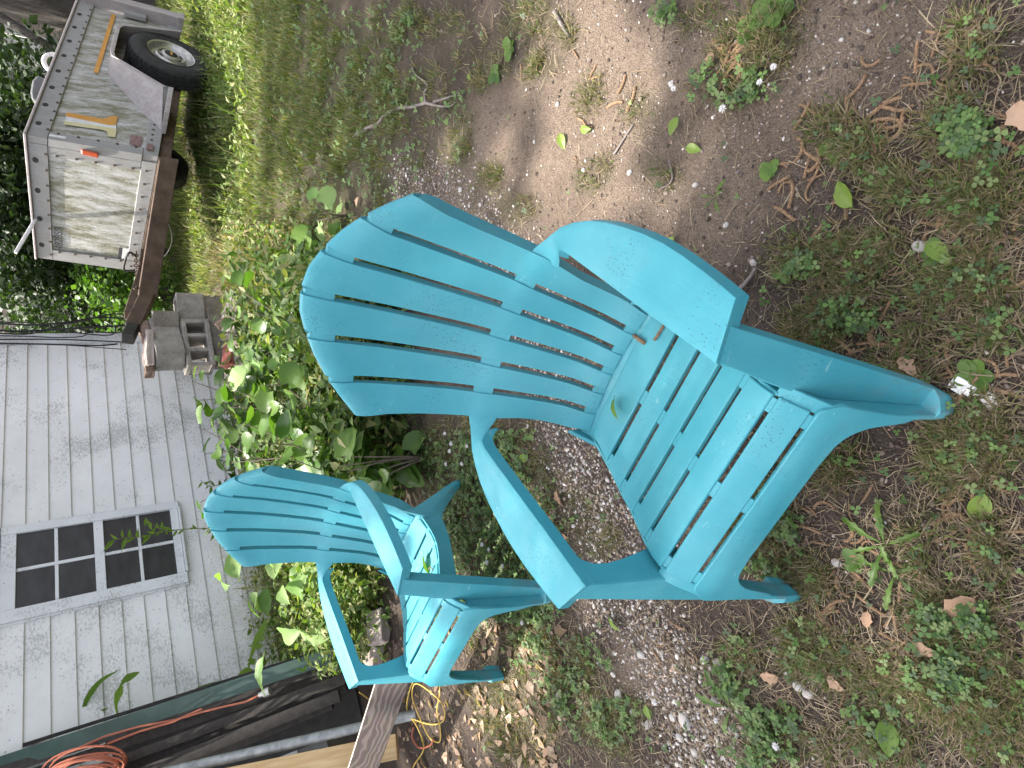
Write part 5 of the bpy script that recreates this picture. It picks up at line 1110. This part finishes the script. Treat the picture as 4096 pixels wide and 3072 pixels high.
# neighbouring building, fence and pale rails
MAT['brickwall'] = simple('pinkish_siding', (.42, .35, .32), (.55, .48, .45), 5, .9, .3, .01); MAT['bluegrey'] = simple('pale_blue_paint', (.45, .5, .56), (.6, .64, .7), 5, .7)
def frame_box(name, P0, ux, Wd, H0, H1, Dp, mat, parent, off):
    """box: along ux from P0, height H0..H1, depth Dp behind"""
    ux = Vector(ux).normalized(); uy = Vector((-ux.y, ux.x, 0)); bm = bmesh.new(); f = lambda a, b, z: Vector(P0)+ux*a+uy*b+Vector((0, 0, z-P0[2]))-off
    a0, a1 = Wd; add_hex(bm, [f(a0, 0, H0), f(a1, 0, H0), f(a1, Dp, H0), f(a0, Dp, H0), f(a0, 0, H1), f(a1, 0, H1), f(a1, Dp, H1), f(a0, Dp, H1)]); return from_bm(name, bm, mat, parent)
nb = A(180, 1330, 15.0); nbase = Vector((nb[0], nb[1], 0)); root = empty('neighbour_building', nbase)
for k in range(9): frame_box('wall_board', nb, (1, .12, 0), (-1.2, 2.3), .25*k, .25*k+.235, 3.0, MAT['brickwall'], root, nbase)
frame_box('wall_core', nb+np.array([.0, .04, 0]), (1, .12, 0), (-1.18, 2.28), .0, 2.2, 2.9, MAT['dark'], root, nbase)
for k in range(2): frame_box('window', nb+np.array([0, -.03, 0]), (1, .12, 0), (-.6+1.3*k, .1+1.3*k), 1.0, 1.9, .04, MAT['pane'], root, nbase)
frame_box('roof', nb+np.array([-.1, -.3, 0]), (1, .12, 0), (-1.5, 2.7), 2.25, 2.4, 3.8, MAT['roof'], root, nbase); tag(root, 'pinkish neighbouring building seen through the shrubs by the house corner', 'building')
p, q = Vector(A(415, 1075, 9.0)), Vector(A(400, 1215, 9.2)); bm = bmesh.new(); d = q-p; u = Vector((0, 0, 1)).cross(d).normalized()*.06; v_ = Vector((0, 0, .09)); add_hex(bm, [-u-v_, u-v_, d+u-v_, d-u-v_, -u+v_, u+v_, d+u+v_, d-u+v_]); tag(from_bm('pale_beam', bm, MAT['bluegrey'], None, None, .01, 1, p), 'pale blue grey beam lying beyond the trailer tongue', 'beam')
p, q = Vector(A(145, 1020, 13)), Vector(A(150, 1150, 13)); bm = bmesh.new(); d = q-p; u = Vector((0, 0, 1)).cross(d).normalized()*.06; v_ = Vector((0, 0, .14)); add_hex(bm, [-u-v_, u-v_, d+u-v_, d-u-v_, -u+v_, u+v_, d+u+v_, d-u+v_]); tag(from_bm('pink_beam', bm, MAT['brickwall'], None, None, .01, 1, p), 'pinkish horizontal board beyond the trailer front corner', 'board')
fb = A(170, 300, 12.5); fbase = Vector((fb[0], fb[1], 0)); root = empty('white_gate', fbase)
for k in range(7): frame_box('picket', fb, (1, 0, 0), (.19*k, .19*k+.15), .1, 1.75, .03, MAT['white'], root, fbase)
for z in (.3, .95, 1.62): frame_box('rail', fb+np.array([0, -.045, 0]), (1, 0, 0), (-.05, 1.4), z, z+.09, .04, MAT['dark'], root, fbase)
tag(root, 'white boarded gate with dark rails behind the trailer', 'gate')
# the shade tree above: its crown keeps the sun off the nearest chair
def shade_at(x, y):
    s = np.ones(np.shape(x)); w_ = (fbm(x*2.2, y*2.2, 71)-.47)*1.1
    lit = [(-.88, 1.95, .60, .36), (-.48, 1.82, .36, .22), (-1.3, 2.45, .5, .5), (.95, 1.38, .66, .44), (1.12, 1.55, .16, .14), (-.2, 3.0, .55, .35), (.5, 3.5, .8, .6), (1.2, 4.2, .6, .45), (-1.0, 3.2, .6, .6), (-.5, 3.6, .6, .5), (.45, 1.95, .16, .13), (-1.7, 2.0, .3, .4)]
    for a, b, rx, ry in lit: s = np.minimum(s, np.hypot((x-a)/rx, (y-b)/ry)*1.0-.55+w_*.35)
    s = np.minimum(s, (4.65+.25*np.sin(x*2)-y)/.25)
    return np.clip(s, 0, 1)
n = 15000; X = nr.uniform(-3.4, 6.0, n); Y = nr.uniform(-2.5, 5.0, n); keep = nr.uniform(0, 1, n) < shade_at(X, Y); X, Y = X[keep], Y[keep]; hh = nr.uniform(8.5, 13.0, len(X))
cn = fbm(X*1.4, Y*1.4+hh, 91); kp = (cn > .31) | (np.hypot((X-.0)/1.35, (Y-.6)/1.0) < 1); X, Y, hh = X[kp], Y[kp], hh[kp]
off = hh/math.tan(SUN_EL); Pc = np.stack([X+SUN_AZ[0]*off, Y+SUN_AZ[1]*off, hh], 1)
tbase = Vector((-5.5, -3.6, 0)); root = empty('shade_tree', tbase); n = len(Pc); a = nr.uniform(0, 6.28, n); el = nr.normal(0, .45, n); s = nr.uniform(.16, .30, n)
d = np.stack([np.cos(a)*np.cos(el), np.sin(a)*np.cos(el), np.sin(el)], 1); sd = np.cross(d, nr.normal(0, .35, (n, 3))+np.array([0, 0, 1.])); sd /= np.linalg.norm(sd, axis=1)[:, None]; p = Pc-np.array(tbase)
V = np.stack([p, p+d*(s*.45)[:, None]-sd*(s*.36)[:, None], p+d*s[:, None], p+d*(s*.45)[:, None]+sd*(s*.36)[:, None]], 1).reshape(-1, 3); link('crown', fast_mesh('crown', V, np.arange(n*4).reshape(-1, 4)), MAT['leaf'], root)
bm = bmesh.new(); add_tube(bm, smooth_curve([(0, 0, -.2), (.1, .1, 2.5), (.2, .5, 5.5), (.4, 1.2, 8.6)], 6), list(np.linspace(.36, .2, 19)), 14); from_bm('trunk', bm, MAT['bark'], root, 60)
for e in ((-1.6, 3.5, 10.2), (2.6, 2.6, 10.4), (.6, 6.2, 10.6), (4.4, 4.0, 11.0), (-.6, 1.2, 11.2), (2.0, 7.0, 11.2)):
    bm = bmesh.new(); add_tube(bm, smooth_curve([(.25, .8, 6.6), (e[0]*.45+.1, e[1]*.45+.5, 8.6), e], 6), list(np.linspace(.11, .03, 13)), 8); from_bm('limb', bm, MAT['bark'], root, 60)
tag(root, 'tall leafy tree overhead that shades the nearest chair', 'tree')

# ------------------------------------------------------------------ small things on the ground
def put(name, me, p, yaw, scale, label, cat, group=None, tilt=(0, 0), mat=None):
    o = link(name, me, mat); o.matrix_world = Matrix.Translation(p) @ Matrix.Rotation(yaw, 4, 'Z') @ Matrix.Rotation(tilt[0], 4, 'X') @ Matrix.Rotation(tilt[1], 4, 'Y') @ Matrix.Scale(scale, 4); tag(o, label, cat, group); return o
FG = [leaf_mesh('green_leaf', 'ovate', 1, .56, .22, .22, MAT['leaf_yellow'], 40+k, .12) for k in range(4)]; FD = [leaf_mesh('dry_leaf', 'oak', 1, .62, .3, .35, MAT['dry_leaf'], 50+k, .1) for k in range(4)]
GL = [(3415, 828, .085, -1.1, 'large green fallen leaf on the bare dirt at the right'), (3715, 973, .068, 2.2, 'green fallen leaf beside a white stone'), (2724, 474, .055, .9, 'folded green leaf beside the clover patch'), (2757, 590, .05, 2.6, 'green leaf pointing at the clover patch'),
      (2703, 948, .06, .8, 'green leaf just outside the nearest chair arm'), (2260, 539, .06, 1.6, 'bright leaf on the sunlit sandy dirt'), (2340, 522, .05, 2.8, 'second leaf next to the bright one on the sand'), (3944, 1972, .075, 1.2, 'large yellow green leaf near the right edge'),
      (2444, 2463, .065, 2.5, 'green leaf lying on the gravel strip'), (2589, 2815, .05, 2.0, 'green leaf on the gravel at the lower left'), (3556, 2861, .085, 1.7, 'long narrow green leaf in the clover at the bottom'), (2120, 1824, .06, .3, 'green leaf on the gravel between the chairs'),
      (1700, 390, .04, .4, 'small green leaf in the thin lawn'), (2205, 2850, .04, 1.1, 'small yellow leaf in the grass below the yellow cord'), (1880, 300, .035, 2.0, 'pale small leaf by the fallen branch')]
for k, (x, y, s, yw, lb) in enumerate(GL): put('fallen_leaf', FG[k % 4], G3(x, y, .014), yw, s*.86, lb, 'leaf', 'green fallen leaves', (rnd.uniform(-.25, .25), rnd.uniform(-.5, .5)))
DL = [(3905, 2385, .085, .8, 'large brown dry leaf at the right edge'), (3600, 1430, .05, 2.2, 'curled cream dry leaf beside the front foot'), (2865, 215, .04, 1.0, 'small brown leaf on the dirt above the clover'), (3130, 2700, .05, .2, 'dry leaf beside white stones at the bottom'), (3330, 2690, .045, 2.4, 'pale dry leaf in the straw at the bottom'), (3480, 2440, .04, 1.4, 'crumpled brown leaf in the dead grass'),
      (4060, 420, .07, 2.0, 'pinkish dry leaf cut off by the right edge'), (1745, 2960, .06, .6, 'brown oak leaf under the yellow cord'), (1690, 3020, .07, 2.2, 'brown oak leaf at the left edge'), (1800, 3000, .06, 1.5, 'dry oak leaf beside the orange hose piece'), (2020, 2960, .05, .3, 'dry leaf in the grass at the lower left'), (2230, 1960, .06, 1.9, 'grey rolled dry leaf on the gravel inside the chair arm'), (1950, 2610, .05, .9, 'dry leaf below the rear chair front'), (2270, 2150, .05, .2, 'rust brown dry leaf on the gravel'), (3660, 2560, .05, 2.9, 'faded dry leaf in the weeds at the right'), (1440, 790, .05, 1.3, 'pink brown leaf by the pale leaved shoot')]
for k, (x, y, s, yw, lb) in enumerate(DL): put('dry_leaf', FD[k % 4], G3(x, y, .012), yw, s, lb, 'leaf', 'brown dry leaves', (rnd.uniform(-.3, .3), rnd.uniform(-.5, .5)))
# oak litter under the yellow cord and by the gravel
lp = pick(420, 1600, 2250, 2480, 3130, lambda x, y: np.ones_like(x)*(1-.7*gravel_at(x, y))); leafmass('leaf_litter', np.stack([lp[:, 0], lp[:, 1], gh(lp[:, 0], lp[:, 1])+.006], 1), .045, [(.28, .18, .12), (.36, .25, .18), (.22, .14, .10), (.42, .32, .25)], MAT['blade'], 'brown leaf litter on the ground at the lower left', 'leaf litter', .55, .25)
# catkins
CK = []
for k in range(7):
    R = random.Random(60+k); L1 = .055; pts = []; a = 0; p = Vector((0, 0, 0)); bend = R.uniform(-.35, .35)
    for i in range(9): pts.append(p.copy()); a += bend+R.uniform(-.18, .18); p = p+Vector((math.cos(a), math.sin(a), 0))*L1/9
    P = smooth_curve(pts, 2); bm = bmesh.new(); add_tube(bm, P, [.0026+.0011*(i % 2)*(1-.4*i/len(P)) for i in range(len(P))], 6); bmesh.ops.recalc_face_normals(bm, faces=bm.faces[:]); me = bpy.data.meshes.new('catkin'); bm.to_mesh(me); bm.free(); me.materials.append(MAT['catkin']); CK.append(me)
cz = [(2950, 200, 90, 120, 26), (3450, 520, 220, 200, 26), (3250, 700, 200, 150, 14), (3900, 620, 170, 250, 26), (3850, 1000, 200, 160, 22), (3400, 1300, 260, 200, 26), (3800, 1500, 220, 250, 26), (3400, 2150, 250, 250, 30), (3850, 2050, 200, 200, 20), (3550, 2600, 300, 250, 26), (3250, 2450, 150, 150, 12), (2350, 430, 250, 250, 10), (3700, 250, 250, 150, 12), (2750, 2500, 200, 200, 8), (3150, 1750, 100, 100, 6)]
CZL = ['in the catkin heap beside the clover at the top', 'on the bare dirt right of the clover', 'on the dirt above the nearest chair arm', 'in the grass near the upper right corner', 'in the weeds at the right edge', 'in the dead grass outside the front chair leg', 'near the white chalk lump', 'around the dandelion before the chair', 'by the large yellow green leaf', 'in the straw at the bottom', 'below the nearest chair front', 'on the sunlit sandy dirt', 'on the dark dirt at the top right', 'on the gravel at the lower middle', 'just under the nearest chair apron']
for zi, (x, y, rx, ry, n) in enumerate(cz):
    for _ in range(n): put('catkin', rnd.choice(CK), G3(x+rnd.gauss(0, .5)*rx, y+rnd.gauss(0, .5)*ry, .004), rnd.uniform(0, 6.28), rnd.uniform(.7, 1.35), 'brown catkin lying '+CZL[zi], 'catkin', 'catkins '+CZL[zi])
# pale stones
def stone_mesh(seed):
    bm = bmesh.new(); bmesh.ops.create_icosphere(bm, subdivisions=2, radius=.5); R = random.Random(seed); ax = Vector((R.uniform(.7, 1.2), R.uniform(.6, .9), R.uniform(.45, .6)))
    for v in bm.verts: q = v.co.normalized(); v.co = Vector((q.x*ax.x, q.y*ax.y, q.z*ax.z))*.5*(1+.35*(fbm(np.array([q.x*1.7+seed]), np.array([q.y*1.7+q.z*1.3]), seed)[0]-.47))
    me = bpy.data.meshes.new('stone'); bm.to_mesh(me); bm.free(); me.materials.append(MAT['stone']); return me
STN = [stone_mesh(k) for k in range(6)]
NS = [(2445, 1885, .030), (2390, 1820, .018), (2330, 1850, .018), (2500, 1930, .02), (2420, 2440, .02), (2560, 2620, .03), (2470, 2780, .034), (2530, 2850, .03), (2590, 2900, .026), (2690, 2870, .03), (2720, 2950, .034), (2820, 2640, .03), (2870, 2650, .026), (2700, 2720, .02), (2450, 2700, .02), (2860, 2800, .025), (2230, 2780, .034), (3205, 2740, .03), (3240, 2770, .025), (3160, 2690, .024), (3350, 2250, .022), (3700, 2110, .022), (2780, 740, .022), (2900, 900, .018), (1850, 760, .022), (1960, 900, .02), (1700, 720, .016), (2240, 420, .02), (2150, 570, .018), (2520, 690, .02), (3010, 1050, .018), (3190, 640, .014), (3530, 670, .014), (3440, 1200, .028), (2120, 700, .016), (2340, 680, .018), (1930, 820, .018), (2050, 760, .014), (3530, 2930, .03), (2780, 3010, .03)]
def SZL(x, y):
    if y < 1300: return 'in the gravel behind the nearest chair back' if x < 2080 else ('on the sandy dirt at the top' if x < 2600 else 'on the dirt right of the nearest chair arm')
    if y < 2100: return 'on the gravel inside the nearest chair arm'
    return 'on the gravel strip at the lower middle' if x < 3000 else 'in the dead grass at the lower right'
for k, (x, y, s) in enumerate(NS): put('stone', STN[k % 6], G3(x, y, s*.12), rnd.uniform(0, 6.28), s, 'pale pebble '+SZL(x, y), 'stone', 'pale pebbles '+SZL(x, y))
put('stone', STN[2], G3(2740, 2885, .006), .6, .042, 'largest pale stone half buried by the gravel strip', 'stone', 'loose pale stones'); put('stone', STN[4], G3(3680, 985, .008), 1.2, .036, 'white stone touching a green leaf at the right', 'stone', 'loose pale stones')
bm = bmesh.new()
for k in range(16): add_box(bm, *[(Vector((.0045*k+rnd.uniform(-.006, .006), rnd.uniform(-.010, .010), 0))+Vector(q)) for q in ((0, 0, 0), (rnd.uniform(.008, .015), rnd.uniform(.006, .013), rnd.uniform(.004, .012)))])
o = from_bm('chalk_lump', bm, MAT['white'], None, None, .002, 2); p = G3(3800, 1530, .002); q = G3(3900, 1590); o.matrix_world = Matrix.Translation(p) @ Matrix.Rotation(math.atan2(q.y-p.y, q.x-p.x), 4, 'Z'); o['kind'] = 'stuff'; tag(o, 'crumbly white chalk lump in front of the chair foot', 'chalk')
# twigs
def twig(name, main, r0, r1, forks, label, h=.006, mat='twig'):
    P = [Vector(G3(x, y, h)) for x, y in main]; c0 = P[0].copy(); bm = bmesh.new(); C_ = smooth_curve([p-c0 for p in P], 5); add_tube(bm, C_, list(np.linspace(r0, r1, len(C_))), 7)
    for f in forks: Q = smooth_curve([Vector(G3(x, y, h))-c0 for x, y in f], 5); add_tube(bm, Q, list(np.linspace(r1*1.0, r1*.5, len(Q))), 6)
    o = from_bm(name, bm, MAT[mat], None, 60, loc=c0); o['kind'] = 'thing'; tag(o, label, 'twig', 'twigs on the ground')
twig('branch', [(1415, 545), (1470, 512), (1510, 500), (1545, 462), (1600, 432), (1650, 428), (1705, 412)], .011, .007, [[(1705, 412), (1700, 370), (1710, 340), (1665, 300), (1650, 270)], [(1705, 412), (1760, 425), (1800, 425), (1825, 408)], [(1740, 408), (1790, 392), (1825, 380)]], 'forked grey branch lying on the thin lawn')
twig('branch', [(1010, 400), (1060, 470), (1120, 570), (1180, 660), (1245, 765)], .006, .004, [], 'long thin dark stick lying in the lawn'); twig('branch', [(2945, 1180), (3000, 1120), (3030, 1075)], .005, .004, [], 'short brown stick beside the nearest chair arm', .012)
twig('branch', [(3860, 320), (3900, 390), (3930, 430)], .003, .002, [[(3875, 340), (3868, 375)]], 'pale forked stick in the grass at the right'); twig('branch', [(2225, 50), (2260, 110), (2285, 150)], .008, .005, [], 'dark short stick under the clover at the top'); twig('branch', [(2680, 640), (2690, 720), (2640, 760)], .003, .002, [], 'thin dark twig above the nearest chair arm'); twig('branch', [(2460, 620), (2500, 560), (2540, 500)], .003, .002, [], 'thin twig on the sandy dirt')
# rosette weeds
DAN = [leaf_mesh('dandelion_leaf', 'dandelion', 1, .28, .25, .3, MAT['leaf'], 70+k) for k in range(3)]; RND = [leaf_mesh('round_leaf', 'round', 1, .8, .15, .2, MAT['leaf'], 80+k, .3) for k in range(2)]
def rosette(x, y, n, L1, meshes, label, seed, rise=.35):
    R = random.Random(seed); root = empty('rosette_weed', G3(x, y)); a0 = R.uniform(0, 6)
    for k in range(n):
        a = a0+k*2.4+R.uniform(-.3, .3); o = link('leaf', R.choice(meshes), None, root); orient(o, (0, 0, 0), (math.cos(a), math.sin(a), rise*R.uniform(.3, 1.2))); ml = o.matrix_world.copy(); o.matrix_local = Matrix.Translation((0, 0, .004)) @ ml @ Matrix.Scale(L1*R.uniform(.6, 1.15), 4)
    tag(root, label, 'weed', 'rosette weeds in the dirt')
ROS = [(3540, 2180, 7, .095, DAN, 'dandelion rosette in the dirt before the chair'), (3580, 2290, 5, .08, DAN, 'dandelion with long pale leaves at the right'), (2930, 2830, 7, .10, DAN, 'dandelion rosette at the edge of the gravel'), (3340, 600, 5, .03, RND, 'small round leaved weed on bare dirt'), (2860, 790, 5, .045, DAN, 'pale little weed above the nearest chair'), (3080, 680, 8, .028, RND, 'tight small leaved sprig on the dirt'), (3740, 1020, 5, .032, RND, 'round leaved weed beside the green leaf'), (3060, 70, 14, .04, RND, 'large round leaved ground ivy at the top'), (3130, 40, 12, .04, RND, 'ground ivy clump at the top edge'), (3000, 130, 10, .032, RND, 'ground ivy next to the brown catkins'), (3430, 2240, 5, .032, RND, 'broad leaved seedling next to the dandelion'), (3890, 1500, 5, .035, RND, 'four leaved seedling near the right edge'), (2420, 1790, 4, .05, RND, 'yellowish weed by the nearest chair arm joint'), (1990, 300, 6, .045, RND, 'pale leaved weed on the thin lawn'), (2050, 200, 6, .045, RND, 'pale weed sprig near the top on sandy dirt'), (1640, 80, 5, .045, RND, 'round leaved weed at the top of the lawn'), (3130, 1090, 6, .03, RND, 'small clover like weed outside the chair arm'), (3920, 800, 6, .028, RND, 'round leaved weed among grass at the right'), (3830, 780, 6, .03, RND, 'pale round leaved weed between grass tufts'), (3260, 2660, 6, .035, RND, 'small weed sprig in the leaf litter')]
for k, (x, y, n, L1, ms_, lb) in enumerate(ROS): rosette(x, y, n, L1, ms_, lb, 200+k)
# clover flowers
bm = bmesh.new()
for k in range(60):
    t = rnd.uniform(.15, 1.5); a = k*2.4; d_ = Vector((math.cos(a)*math.sin(t), math.sin(a)*math.sin(t), math.cos(t))); add_tube(bm, [d_*.003, d_*.009], [.0012, .0004], 4)
bmesh.ops.recalc_face_normals(bm, faces=bm.faces[:]); FL = bpy.data.meshes.new('clover_flower'); bm.to_mesh(FL); bm.free(); FL.materials.append(MAT['white'])
for (x, y) in ((3075, 345), (2725, 350), (2735, 370), (3130, 285), (2930, 450), (3140, 2958), (2900, 2860), (2650, 2790), (1840, 1770), (1835, 1800), (1822, 1850), (1815, 1730), (1960, 2170), (1985, 2190), (1980, 2240), (2040, 2255), (1900, 1780), (1880, 1850), (2120, 2480), (2100, 2420)):
    put('clover_flower', FL, G3(x, y, .035), rnd.uniform(0, 6), rnd.uniform(.9, 1.3), 'white clover flower '+('in the patch at the top' if y < 600 else ('in the patch at the bottom' if y > 2600 else 'in the dark clover between the chairs')), 'flower', 'white clover flowers'+(' at the top' if y < 600 else (' at the bottom' if y > 2600 else ' between the chairs')))
# things lying on the seats
def on_chair(M, x, y, z): return M @ Vector((x, y, z))
o = put('fallen_leaf', FG[1], on_chair(M1, -.045, .405, .297), 1.9, .055, 'torn green leaf lying at the back of the nearest chair seat', 'leaf', 'green fallen leaves', (.3, .5)); put('fallen_leaf', FG[2], on_chair(M2, .135, .285, .312), 2.1, .105, 'long green leaf lying on the rear chair seat', 'leaf', 'green fallen leaves', (.0, .5))
put('catkin', CK[1], on_chair(M1, .105, .405, .289), .9, 1.5, 'brown catkin curled on the nearest chair seat', 'catkin', 'catkins on the chair seat'); put('catkin', CK[4], on_chair(M1, .125, .385, .290), -.8, 1.1, 'second brown catkin beside the first on the seat', 'catkin', 'catkins on the chair seat'); put('catkin', CK[2], on_chair(M2, .175, .19, .334), .3, .7, 'short brown catkin on the rear chair seat', 'catkin', 'catkins on the chair seat')
